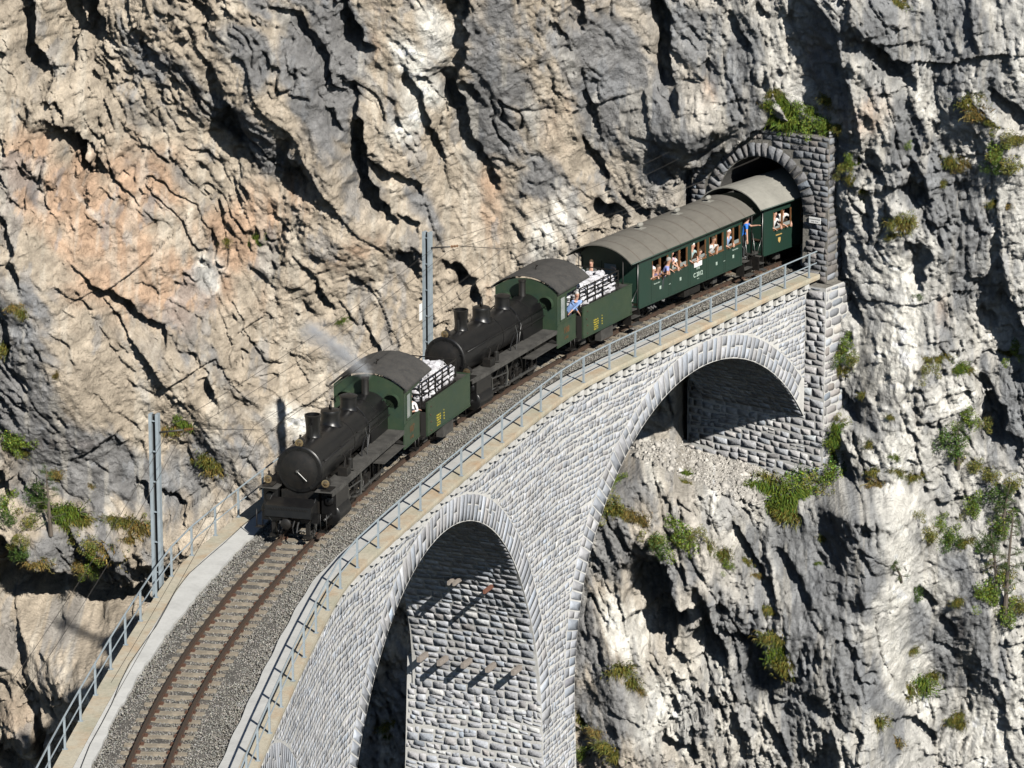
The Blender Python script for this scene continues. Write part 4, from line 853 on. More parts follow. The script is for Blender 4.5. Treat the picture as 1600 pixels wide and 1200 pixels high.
def roof_mesh(x0, x1, hw, ze, zc, th, m, name, parent, camber=0, nx=2):
    arc = rounded_arc(hw, ze, zc); b = MB(); n = len(arc); V = []; xs_ = np.linspace(x0, x1, nx)
    for x in xs_:
        for y, z in arc: V.append((x, y, z))
        for y, z in arc[::-1]: V.append((x, y, z - th))
    k = 2 * n
    F = [(i * k + j, i * k + (j + 1) % k, (i + 1) * k + (j + 1) % k, (i + 1) * k + j) for i in range(nx - 1) for j in range(k)]
    b.add(V, F, False)
    for e in (0, nx - 1):
        for j in range(n - 1): b.add([V[e * k + j], V[e * k + j + 1], V[e * k + k - 2 - j], V[e * k + k - 1 - j]], [(0, 1, 2, 3)])
    return b.build(name, m, parent)
def wheel(r, spokes=True, tyre=.07, wdt=.11, crank=False, nsp=12):
    b = MB(); b.cur = 0
    pr = [(r - tyre, -wdt / 2), (r, -wdt / 2), (r, wdt / 2 - .02), (r - tyre, wdt / 2 - .02), (r - tyre, -wdt / 2)]
    n = 28; V = []; F = []
    for rr, h in pr[:-1]:
        for k in range(n): q = 2 * math.pi * k / n; V.append((rr * math.cos(q), h, rr * math.sin(q)))
    for i in range(4):
        for k in range(n): F.append((i * n + k, i * n + (k + 1) % n, ((i + 1) % 4) * n + (k + 1) % n, ((i + 1) % 4) * n + k))
    b.add(V, F, True)
    b.cur = 1; b.lathe([(.09, -wdt / 2), (.09, wdt / 2 + .02), (.03, wdt / 2 + .03)], 'y', (0, 0, 0), 12)
    for k in range(nsp):
        q = 2 * math.pi * k / nsp; b.tube([(.05 * math.cos(q), 0, .05 * math.sin(q)), ((r - tyre + .01) * math.cos(q), 0, (r - tyre + .01) * math.sin(q))], .018, 5, False)
    if crank: b.box(-.1, .1, 0, wdt / 2 + .01, -.30, -.0); b.prism([(-.16, -r + tyre + .02), (.16, -r + tyre + .02), (.2, -r + .2), (-.2, -r + .2)], -.03, .04)
    return b
WM = [MT['steel'], MT['sooty']]
def put(mesh, name, parent, loc, rz=0, sc=None):
    o = link(name, mesh, parent); o.location = loc
    if rz: o.rotation_euler.z = rz
    if sc: o.scale = sc
    return o
drv = wheel(.525, crank=True).mesh('wheel', [MT['sooty'], MT['sooty']]); lead = wheel(.36, nsp=9, wdt=.1).mesh('wheel', WM); twh = wheel(.42, nsp=9).mesh('wheel', [MT['sooty'], MT['sooty']])
def lamp(parent, loc, r=.13, amber=True):
    b = MB(); b.cur = 0; b.lathe([(r * .5, -.22), (r, -.16), (r, .02), (r * .93, .03)], 'x', (0, 0, 0), 18); b.lathe([(.04, 0), (.03, .1), (.05, .12)], 'z', (-.08, 0, r - .02), 8)
    o = b.build('headlamp', MT['sooty'], parent); o.location = loc
    b = MB(); b.lathe([(r * 1.0, .02), (r * 1.04, .045), (r * .86, .05)], 'x', (0, 0, 0), 18); put(b.mesh('lamp_rim', MT['brass']), 'lamp_rim', o, (0, 0, 0))
    b = MB(); b.lathe([(r * .87, .035), (r * .6, .06), (.001, .07)], 'x', (0, 0, 0), 18); put(b.mesh('lamp_glass', MT['lens']), 'lamp_glass', o, (0, 0, 0))
    b = MB(); b.box(-.12, 0, -.03, .03, -r - .05, -r + .03); put(b.mesh('lamp_foot', MT['sooty']), 'lamp_foot', o, (0, 0, 0))
    return o
def locomotive(s0, lab, S, smoke_dir=1):
    t, sg = vehicle('steam_locomotive', s0, label=lab, cat='steam locomotive', group='two matching black steam locomotives')
    I = sg                          # +1 if +y is the inner side
    K, G, D = MT['black'], MT['cabgreen'], MT['dusty']; zc = 2.03
    b = MB(); b.lathe([(.70, 1.55), (.74, 1.58), (.74, 3.40), (.765, 3.41), (.765, 3.47), (.74, 3.49), (.72, 3.50)], 'x', (0, 0, zc), 40); b.build('smokebox', K, t)
    b = MB(); b.lathe([(.69, -3.3), (.69, 1.56)], 'x', (0, 0, zc + .0), 40)
    b.build('boiler', K, t)
    b = MB()
    for x in (1.5, .1, -1.2, -2.3): b = MB(); b.lathe([(.69, x - .025), (.702, x - .024), (.702, x + .024), (.69, x + .025)], 'x', (0, 0, zc), 40); b.build('boiler_band', K, t)
    b = MB(); b.box(-3.3, -1.6, -.66, .66, 1.2, 2.0); b.build('firebox', K, t)
    # door
    b = MB(); b.lathe([(.62, 3.495), (.62, 3.52), (.56, 3.53), (.50, 3.55), (.30, 3.60), (.001, 3.625)], 'x', (0, 0, zc), 36); dr = b.build('smokebox_door', MT['sooty'], t)
    b = MB(); b.tube([(3.62, 0, zc), (3.70, 0, zc)], .05, 10); b.tube([(3.69, 0, zc), (3.67, -.30 * I * -1, zc - .30)], .014, 6); b.tube([(3.675, 0, zc), (3.66, .05, zc - .12)], .012, 6); b.build('door_handle', MT['steel'], dr)
    for k in range(10):
        a = 2 * math.pi * k / 10 + .3; b = MB(); b.box(3.50, 3.535, -.045, .045, -.03, .03, Matrix.Translation((0, .665 * math.cos(a), zc + .665 * math.sin(a))) @ Matrix.Rotation(a, 4, 'X')); b.build('door_clamp', K, dr)
    b = MB()
    b.tube([(3.545, .42 * math.cos(a), zc + .42 * math.sin(a)) for a in np.linspace(.5, 2.4, 12)], .018, 6); b.build('hand_hold', K, dr)
    # chimney, domes
    b = MB(); b.lathe([(.32, .64), (.26, .70), (.225, .80), (.22, .92), (.25, 1.34), (.265, 1.36), (.265, 1.42), (.22, 1.425), (.2, 1.1)], 'z', (2.15, 0, zc), 24); b.build('chimney', K, t)
    b = MB(); b.tube([(2.52, .05, zc + .68), (2.52, .05, zc + 1.16)], .06, 10); b.tube([(2.52, .05, zc + 1.16), (2.38, .0, zc + 1.16)], .03, 8); b.build('exhaust_pipe', K, t)
    b = MB(); b.lathe([(.40, .60), (.34, .70), (.31, .78), (.31, 1.0), (.32, 1.05), (.30, 1.11), (.2, 1.145), (.001, 1.155)], 'z', (.48, 0, zc), 28); b.build('steam_dome', K, t)
    b = MB(); b.tube([(.48, 0, zc + 1.14), (.48, 0, zc + 1.28)], .05, 8); b.tube([(.40, 0, zc + 1.14), (.40, 0, zc + 1.38)], .028, 8); b.tube([(.56, .05, zc + 1.14), (.56, .05, zc + 1.33)], .03, 8); b.build('safety_valve', MT['sooty'], t)
    b = MB(); b.lathe([(.33, .62), (.29, .70), (.275, .76), (.275, 1.03), (.295, 1.05), (.295, 1.09), (.2, 1.13), (.001, 1.14)], 'z', (-1.32, 0, zc), 24); b.build('sand_dome', K, t)
    b = MB()
    for a in (-1, 1): b.tube([(-1.32, a * .25, zc + .75), (-1.30, a * .5, zc + .52), (-1.3, a * .71, zc + .1), (-1.1, a * .72, zc - .5)], .022, 6)
    b.build('sand_pipe', K, t)
    b = MB(); b.lathe([(.15, .62), (.125, .68), (.12, 1.2), (.14, 1.21), (.14, 1.27), (.10, 1.28)], 'z', (-3.0, 0, zc), 16); b.build('whistle_pipe', MT['sooty'], t)
    # hand rails along the boiler, pipes
    for a in (-1, 1):
        b = MB(); b.tube([(3.3, a * .78, zc + .28), (-3.2, a * .78, zc + .30)], .018, 6)
        for x in (3.2, 1.6, 0, -1.6, -3.1): b.tube([(x, a * .70, zc + .28), (x, a * .79, zc + .28)], .014, 5)
        b.build('boiler_handrail', K, t)
        b = MB(); b.tube([(-3.2, a * .76, zc - .02), (-.6, a * .78, zc - .05), (-.2, a * .80, zc - .4), (-.1, a * .85, zc - .66)], .024, 6); b.build('steam_pipe', K, t)
        b = MB(); b.tube([(-.75, a * .74, zc + .22), (-.80, a * .80, zc - .1), (-.55, a * .88, zc - .45), (-.3, a * .95, zc - .62)], .013, 6); b.build('feed_pipe', MT['steel'] if a == I else K, t)
    # running boards
    for a in (-1, 1):
        y0, y1 = sorted((a * .62, a * 1.2))
        b = MB(); V = []
        b.box(-1.9, 1.25, y0, y1, 1.45, 1.48); b.box(1.45, 2.1, y0, y1, 1.45, 1.48); ya, yb = sorted((a * .62, a * .82)); b.box(1.25, 1.45, ya, yb, 1.45, 1.48); ya, yb = sorted((a * 1.08, a * 1.2)); b.box(1.25, 1.45, ya, yb, 1.45, 1.48)
        b.box(-3.3, -1.9, y0, y1, 1.45, 1.48); b.box(2.1, 3.85, y0, y1, 1.45, 1.48)
        ya, yb = sorted((a * 1.19, a * 1.22)); b.box(-3.3, 3.85, ya, yb, 1.35, 1.49)
        b.build('running_board', D, t)
        b = MB(); b.box(-3.35, -1.2, *sorted((a * .8, a * 1.23)), .94, .97); b.build('lower_step_board', D, t)
        # pump / box on board
        b = MB(); b.box(1.7, 2.1, *sorted((a * .78, a * 1.08)), 1.48, 1.75); b.tube([(2.0, a * .95, 1.7), (1.7, a * .9, 1.95), (1.55, a * .8, 2.0)], .03, 6); b.build('lubricator', MT['sooty'], t)
        b = MB(); b.lathe([(.10, 0), (.10, .3), (.06, .34)], 'z', (1.15, a * .86, 1.48), 12); b.tube([(1.15, a * .86, 1.7), (.9, a * .8, 1.85), (.7, a * .74, 1.9)], .025, 6); b.build('check_valve', MT['sooty'], t)
        # cylinders
        b = MB(); b.lathe([(.31, 2.35), (.33, 2.36), (.33, 3.42), (.31, 3.44), (.24, 3.46), (.10, 3.50), (.08, 3.6), (.001, 3.61)], 'x', (0, a * .98, .62), 28); b.build('cylinder', MT['black'], t)
        b = MB(); b.prism([(2.3, .66), (3.5, .66), (3.5, 1.36), (2.3, 1.36)], *sorted((a * .72, a * 1.2))); b.lathe([(.15, 2.25), (.16, 2.27), (.16, 3.5), (.12, 3.58), (.001, 3.6)], 'x', (0, a * .98, 1.1), 18); b.build('valve_chest', MT['black'], t)
        b = MB(); b.tube([(3.44, a * .98, .62), (4.0, a * .98, .62)], .035, 8); b.build('tail_rod', MT['steel'], t)
        # wheels
        for x in (1.35, .1, -1.15, -2.4):
            put(drv, 'driving_wheel', t, (x, a * .56, .525), 0, (1, a, 1))
        put(lead, 'leading_wheel', t, (3.95, a * .56, .36), 0, (1, a, 1))
        # rods and motion
        b = MB(); b.box(-2.5, 1.45, *sorted((a * .72, a * .76)), .28, .37)
        for x in (1.35, .1, -1.15, -2.4): b.lathe([(.085, 0), (.085, .06)], 'y', (x, a * .72 - (.06 if a < 0 else 0), .325), 12)
        b.build('coupling_rod', MT['steel'], t)
        b = MB(); b.tube([(2.2, a * .90, .62), (.1, a * .86, .33)], .05, 8); b.build('connecting_rod', MT['steel'], t)
        b = MB(); b.box(1.25, 2.35, *sorted((a * .93, a * 1.03)), .70, .78); b.box(1.25, 2.35, *sorted((a * .93, a * 1.03)), .46, .54); b.box(1.95, 2.2, *sorted((a * .88, a * 1.08)), .48, .76); b.build('slide_bar', MT['sooty'], t)
        b = MB(); b.tube([(1.95, a * 1.08, .7), (2.0, a * 1.08, 1.12), (2.3, a * 1.0, 1.1)], .028, 6); b.tube([(2.0, a * 1.08, 1.05), (.7, a * 1.06, .95)], .026, 6); b.tube([(.1, a * .95, .45), (.7, a * 1.03, .62)], .03, 6); b.tube([(.7, a * 1.05, .5), (.62, a * 1.05, .95), (.72, a * 1.05, 1.25)], .045, 6); b.build('valve_gear', MT['steel'], t)
        b = MB(); b.tube([(.65, a * .98, 1.3), (-3.2, a * .98, 1.22)], .025, 6); b.build('reversing_rod', MT['sooty'], t)
    b = MB(); b.box(-4.9, 4.3, -.42, -.36, .55, 1.12); b.box(-4.9, 4.3, .36, .42, .55, 1.12); b.box(-3.2, 4.2, -.36, .36, .98, 1.1); b.build('frame', MT['sooty'], t)
    b = MB()
    for x in (-2.0, -.6, .6): b.box(x - .15, x + .15, -.5, .5, .6, 1.3)
    b.box(1.7, 3.45, -.62, .62, .62, 1.34); b.build('smokebox_saddle', MT['sooty'], t)
    b = MB(); b.box(4.30, 4.42, -.92, .92, .62, .92); b.build('buffer_beam', MT['black'], t)
    b = MB(); b.prism([(4.0, 1.26), (4.60, 1.16), (4.66, .82), (4.50, .74), (4.0, .80)], -.76, .76); b.build('front_box', MT['dusty'] if S.get('dusty') else MT['black'], t)
    for k in range(15):
        b = MB(); b.box(4.63, 4.652, -.62 + k * .086, -.58 + k * .086, 1.05, 1.09); b.build('rivet', MT['sooty'], t)
    b = MB(); b.tube([(4.42, 0, .66), (4.8, 0, .66)], .07, 12); b.lathe([(.08, 4.78), (.17, 4.80), (.17, 4.84), (.12, 4.87), (.001, 4.875)], 'x', (0, 0, .66), 20); b.build('centre_buffer', MT['sooty'], t)
    for a in (-1, 1):
        b = MB(); b.tube([(4.44, a * .3, .66), (4.6, a * .3, .55), (4.66, a * .3, .36), (4.6, a * .3, .22)], .028, 6); b.tube([(4.5, a * .18, .7), (4.75, a * .2, .55), (4.72, a * .2, .35)], .02, 6); b.build('brake_hose', MT['cable'], t)
        b = MB(); b.box(4.34, 4.40, *sorted((a * .50, a * .62)), .12, .62); b.box(4.3, 4.5, *sorted((a * .44, a * .66)), .10, .2); b.build('rail_guard', MT['sooty'], t)
        b = MB(); b.tube([(4.05, a * .72, 1.3), (4.35, a * .74, 1.15), (4.45, a * .74, .8), (4.42, a * .6, .6)], .014, 6); b.build('grab_iron', MT['steel'], t)
        b = MB(); b.tube([(4.3, a * .95, .9), (4.3, a * .95, .35)], .02, 6); b.tube([(4.3, a * 1.15, .9), (4.3, a * 1.15, .35)], .02, 6); b.box(4.2, 4.4, *sorted((a * .93, a * 1.17)), .33, .36); b.build('step', MT['sooty'], t)
        b = MB(); b.box(3.3, 3.8, *sorted((a * .80, a * 1.12)), 1.485, 1.52); b.build('lamp_shelf', MT['sooty'], t)
        lamp(t, (3.72, a * .95, 1.73), .125)
    lamp(t, (3.42, 0, zc + .86), .13)
    # cab
    x0, x1, hw = -5.0, -3.35, 1.2
    def cabside(a):
        y = a * hw; b = MB(); wv = (1.72, 2.62)
        for (xa, xb, za, zb) in ((x0, x1, .80, wv[0]), (x0, x1, wv[1], 2.86), (x1 - .28, x1, wv[0], wv[1]), (x1 - .86, x1 - .74, wv[0], wv[1]), (x0, x0 + .0001, wv[0], wv[1])):
            if xb - xa > .01: b.box(xa, xb, *sorted((y, y - a * .03)), za, zb)
        o = b.build('cab_side', G, t)
        b = MB(); b.box(x0, x1 + .012, *sorted((y, y + a * .02)), 1.60, 1.64); b.box(x0, x1, *sorted((y, y + a * .015)), .80, .84); b.box(x0, x1, *sorted((y, y + a * .015)), 2.80, 2.86); put(b.mesh('beading', G), 'beading', o, (0, 0, 0))
        b = MB(); b.box(x1 - .74, x1 - .28, *sorted((y - a * .02, y - a * .012)), wv[0] + .03, wv[1] - .04); put(b.mesh('window_pane', MT['glass']), 'window_pane', o, (0, 0, 0))
        b = MB()
        for (xa, xb, za, zb) in ((x1 - .76, x1 - .72, wv[0], wv[1]), (x1 - .30, x1 - .26, wv[0], wv[1]), (x1 - .76, x1 - .26, wv[0], wv[0] + .04), (x1 - .76, x1 - .26, wv[1] - .04, wv[1])): b.box(xa, xb, *sorted((y - a * .01, y + a * .018)), za, zb)
        put(b.mesh('window_frame', G), 'window_frame', o, (0, 0, 0))
        return o
    sides = {a: cabside(a) for a in (-1, 1)}
    # cab front with arched top and round spectacle openings
    b = MB(); arc = rounded_arc(hw, 2.86, 3.28, 25); n = 25
    def openz(y):
        """spectacle openings: centres at +-.80, radius .25 at z 2.62"""
        a_ = abs(y) - .80
        return math.sqrt(.0676 - a_ * a_) if abs(a_) < .26 else 0
    ys = sorted(set(list(np.round(np.linspace(-hw, hw, 31), 3)) + [-1.06, -.54, .54, 1.06, -.8, .8]))
    azf = lambda y: np.interp(y, [q[0] for q in arc], [q[1] for q in arc])
    for ya, yb in zip(ys[:-1], ys[1:]):
        oa, ob = openz(ya), openz(yb); zc_ = 2.42
        for xx in (x1, x1 + .03):
            b.add([(xx, ya, zc_ + oa), (xx, yb, zc_ + ob), (xx, yb, azf(yb)), (xx, ya, azf(ya))], [(0, 1, 2, 3)])
            b.add([(xx, ya, 1.39), (xx, yb, 1.39), (xx, yb, zc_ - ob), (xx, ya, zc_ - oa)], [(0, 1, 2, 3)])
        b.add([(x1, ya, zc_ + oa), (x1, yb, zc_ + ob), (x1 + .03, yb, zc_ + ob), (x1 + .03, ya, zc_ + oa)], [(0, 1, 2, 3)]); b.add([(x1, ya, zc_ - oa), (x1, yb, zc_ - ob), (x1 + .03, yb, zc_ - ob), (x1 + .03, ya, zc_ - oa)], [(0, 1, 2, 3)])
    cf = b.build('cab_front', G, t)
    for a in (-1, 1):
        b = MB(); V = []; F = []; n = 12
        for i, q in enumerate(np.linspace(-.3, math.pi + .3, n)):
            for x, r in ((x1 + .02, .27), (x1 + .20, .27), (x1 + .20, .285), (x1 + .02, .285)): V.append((x, a * .80 + r * math.cos(q), 2.42 + r * math.sin(q)))
        for i in range(n - 1):
            for k in range(4): F.append((i * 4 + k, i * 4 + (k + 1) % 4, i * 4 + 4 + (k + 1) % 4, i * 4 + 4 + k))
        b.add(V, F, True); put(b.mesh('window_hood', G), 'window_hood', cf, (0, 0, 0))
        b = MB(); b.lathe([(.262, 0), (.262, .012), (.23, .014), (.23, 0)], 'x', (x1 - .01, a * .80, 2.42), 20); put(b.mesh('round_frame', MT['cabgreen']), 'round_frame', cf, (0, 0, 0))
    b = MB(); b.box(x0, x1, -hw + .03, hw - .03, 1.0, 1.06); b.build('cab_floor', MT['dark'], t)
    b = MB(); b.box(x1 - .5, x1 - .02, -.62, .62, 1.1, 2.6); b.tube([(x1 - .55, -.3, 2.2), (x1 - .55, .3, 2.2)], .03, 6); b.build('backhead', MT['dark'], t)
    rf = roof_mesh(-5.95, -3.25, 1.32, 2.88, 3.40, .035, MT['cabroof'], 'cab_roof', t, nx=3)
    b = MB(); b.box(-5.95, -3.25, 1.29, 1.33, 2.82, 2.88); put(b.mesh('gutter', MT['cabroof']), 'gutter', rf, (0, 0, 0)); b = MB(); b.box(-5.95, -3.25, -1.33, -1.29, 2.82, 2.88); put(b.mesh('gutter', MT['cabroof']), 'gutter', rf, (0, 0, 0))
    b = MB(); b.tube([(-4.2, 0, 3.38), (-4.2, 0, 3.5), (-4.15, .08, 3.56), (-4.3, -.05, 3.54)], .02, 6); b.build('roof_hook', MT['sooty'], t)
    for a in (-1, 1):
        b = MB(); b.tube([(-5.05, a * 1.2, .9), (-5.05, a * 1.2, 2.84)], .02, 6); b.build('cab_handrail', MT['sooty'], t)
        b = MB(); b.box(-4.95, -4.6, *sorted((a * .95, a * 1.2)), .38, .42); b.tube([(-4.95, a * 1.17, .4), (-4.95, a * 1.17, .82)], .02, 6); b.tube([(-4.6, a * 1.17, .4), (-4.6, a * 1.17, .82)], .02, 6); b.build('cab_step', MT['sooty'], t)
    # number on the cab side
    R_ = Matrix.Rotation(math.pi / 2, 4, 'X') if I < 0 else (Matrix.Rotation(math.pi, 4, 'Z') @ Matrix.Rotation(math.pi / 2, 4, 'X'))
    text(S['no'], .34, MT['fadedred'], sides[I], Matrix.Translation((-4.15, I * (hw + .012), 1.3)) @ R_, name='number')
    text(S['cls'], .15, MT['fadedred'], sides[I], Matrix.Translation((-4.15, I * (hw + .012), 1.02)) @ R_, name='lettering')
    return t, sg, R_
def tender(s0, lab):
    t, sg = vehicle('tender', s0, label=lab, cat='tender', group='green tenders filled with white bags'); I = sg; G = MT['cabgreen']
    L, hw = 1.95, 1.2
    R_ = Matrix.Rotation(math.pi / 2, 4, 'X') if I < 0 else (Matrix.Rotation(math.pi, 4, 'Z') @ Matrix.Rotation(math.pi / 2, 4, 'X'))
    for a in (-1, 1):
        b = MB(); b.prism([(-L, .68), (L, .68), (L, 1.84), (-L, 1.84)], *sorted((a * hw, a * (hw - .04)))); o = b.build('tank_side', G, t)
        b = MB(); b.box(-L, L, *sorted((a * hw, a * (hw + .018))), 1.80, 1.845); b.box(-L, L, *sorted((a * hw, a * (hw + .018))), .68, .72); b.box(L - .04, L, *sorted((a * hw, a * (hw + .018))), .68, 1.84); put(b.mesh('edge_strip', G), 'edge_strip', o, (0, 0, 0))
        for x, z in ((L - .35, 1.62), (L - .35, 1.1), (L - .35, .8), (L - .28, 1.35)):
            b = MB(); b.lathe([(.03, 0), (.03, .02), (.01, .03)], 'y', (x, a * hw, z), 8) if a > 0 else b.lathe([(.01, -.03), (.03, -.02), (.03, 0)], 'y', (x, a * hw, z), 8); put(b.mesh('bolt', MT['rust']), 'bolt', o, (0, 0, 0))
        if a == I:
            for i, s_ in enumerate(('Kohlen 4 t', 'Wasser 9,8', 'Tender 18', 'G. brems.', 'Gew. 27 t')): text(s_, .085, MT['yellow'], o, Matrix.Translation((L - 1.02, a * (hw + .006), 1.16 - i * .085)) @ R_, name='lettering')
            for i, s_ in enumerate(('R.', 'Lqt', '3.2.', '10.')): text(s_, .075, MT['yellow'], o, Matrix.Translation((L - 1.5, a * (hw + .006), 1.2 - i * .1)) @ R_, name='lettering')
    b = MB(); b.box(-L, -L + .04, -hw + .04, hw - .04, .68, 1.84); b.build('tank_end', G, t)
    b = MB(); b.box(L - .04, L, -hw + .04, hw - .04, .68, 1.5); b.build('tank_front', MT['dark'], t)
    b = MB(); b.box(-L + .04, L - .04, -hw + .04, hw - .04, 1.60, 1.66); b.build('tank_top', MT['sooty'], t)
    b = MB(); b.box(-L - .02, -L + .55, -hw + .04, hw - .04, 1.665, 1.80); b.lathe([(.2, 1.80), (.2, 1.9), (.16, 1.92)], 'z', (-L + .28, .3, 0), 14); b.build('filler', MT['dusty'], t)
    # rack of rails round the load
    xa, xb, yh, z0, z1 = -1.5, 1.55, .86, 1.66, 2.42
    for y in (-yh, yh):
        for x in np.linspace(xa, xb, 6): b = MB(); b.box(x - .02, x + .02, y - .02, y + .02, z0, z1); b.build('rack_post', MT['sooty'], t)
        for z in (1.92, 2.08, 2.24, 2.40): b = MB(); b.box(xa, xb, y - .012, y + .012, z - .018, z + .018); b.build('rack_rail', MT['sooty'], t)
        b = MB(); b.box(xa - .1, xb + .2, y - .05, y + .05, z0, z0 + .06); b.build('rack_base', MT['sooty'], t)
    for x in (xa, xb):
        for z in (1.98, 2.4): b = MB(); b.box(x - .012, x + .012, -yh, yh, z - .018, z + .018); b.build('rack_rail', MT['sooty'], t)
    # bogies / frame
    b = MB(); b.box(-L, L + .2, -.5, -.4, .42, .68); b.box(-L, L + .2, .4, .5, .42, .68); b.box(-L - .1, L + .2, -1.1, 1.1, .60, .675); b.build('frame', MT['sooty'], t)
    for a in (-1, 1):
        for x in (-1.25, 0, 1.25):
            put(twh, 'wheel', t, (x, a * .56, .42), 0, (1, a, 1))
            b = MB(); b.box(x - .16, x + .16, *sorted((a * .70, a * .86)), .28, .56); b.build('axle_box', MT['dusty'], t)
            b = MB()
            for k in range(4): b.box(x - .42 + k * .06, x + .42 - k * .06, *sorted((a * .72, a * .82)), .60 - k * .03, .625 - k * .03)
            b.build('leaf_spring', MT['sooty'], t)
        b = MB(); b.box(-.5, .45, *sorted((a * .92, a * 1.15)), .22, .62); b.build('tool_box', MT['dusty'], t)
    b = MB(); b.tube([(-L, 0, .72), (-L - .4, 0, .72)], .07, 10); b.lathe([(.001, -.5), (.2, -.47), (.24, -.42), (.1, -.38)], 'x', (-L, 0, .72), 16); b.build('centre_buffer', MT['sooty'], t)
    # white bags heaped in the rack: every bag a thing of its own
    return t, I
def bag_mesh(seed):
    r = np.random.default_rng(seed); n, m = 16, 10; V = []
    for i in range(m + 1):
        ph_ = math.pi * i / m
        for k in range(n):
            th = 2 * math.pi * k / n; q = 1 + .16 * math.sin(3 * th + seed) * math.sin(ph_) + .12 * math.sin(5 * th + 2 * ph_ * 2 + seed * 2) + r.normal(0, .05)
            V.append((.27 * q * math.cos(th) * math.sin(ph_) ** .6, .20 * q * math.sin(th) * math.sin(ph_) ** .6, .13 * q * math.cos(ph_)))
    F = [(i * n + k, i * n + (k + 1) % n, (i + 1) * n + (k + 1) % n, (i + 1) * n + k) for i in range(m) for k in range(n)]
    b = MB(); b.add(V, F, True); return b.mesh('coal_bag', MT['bags'])
BG = [bag_mesh(i) for i in range(6)]
def load(t, which):
    n = 0
    for lay_, (nx_, ny_, z) in enumerate(((7, 4, 1.76), (7, 4, 1.96), (6, 4, 2.15), (5, 3, 2.33), (2, 1, 2.46))):
        for i in range(nx_):
            for j in range(ny_):
                if lay_ == 0 and 0 < i < nx_ - 1 and 0 < j < ny_ - 1: continue
                x = (i - (nx_ - 1) / 2) * .44 + random.uniform(-.05, .05) + .02; y = (j - (ny_ - 1) / 2) * .42 + random.uniform(-.05, .05)
                o = bpy.data.objects.new('white_bag', random.choice(BG)); COL.objects.link(o)
                Mx = t.matrix_world @ Matrix.Translation((x, y, z + random.uniform(-.03, .03))) @ Matrix.Rotation(random.uniform(0, 3.1), 4, 'Z') @ Matrix.Rotation(random.uniform(-.25, .25), 4, 'X') @ Matrix.Diagonal((*[random.uniform(.78, 1.02)] * 3, 1))
                o.matrix_world = Mx; n += 1
                tag(o, 'white bag heaped inside the rail rack of the %s tender' % which, 'bag', 'white bags on the %s tender' % which)
    if which == 'rear':
        pass
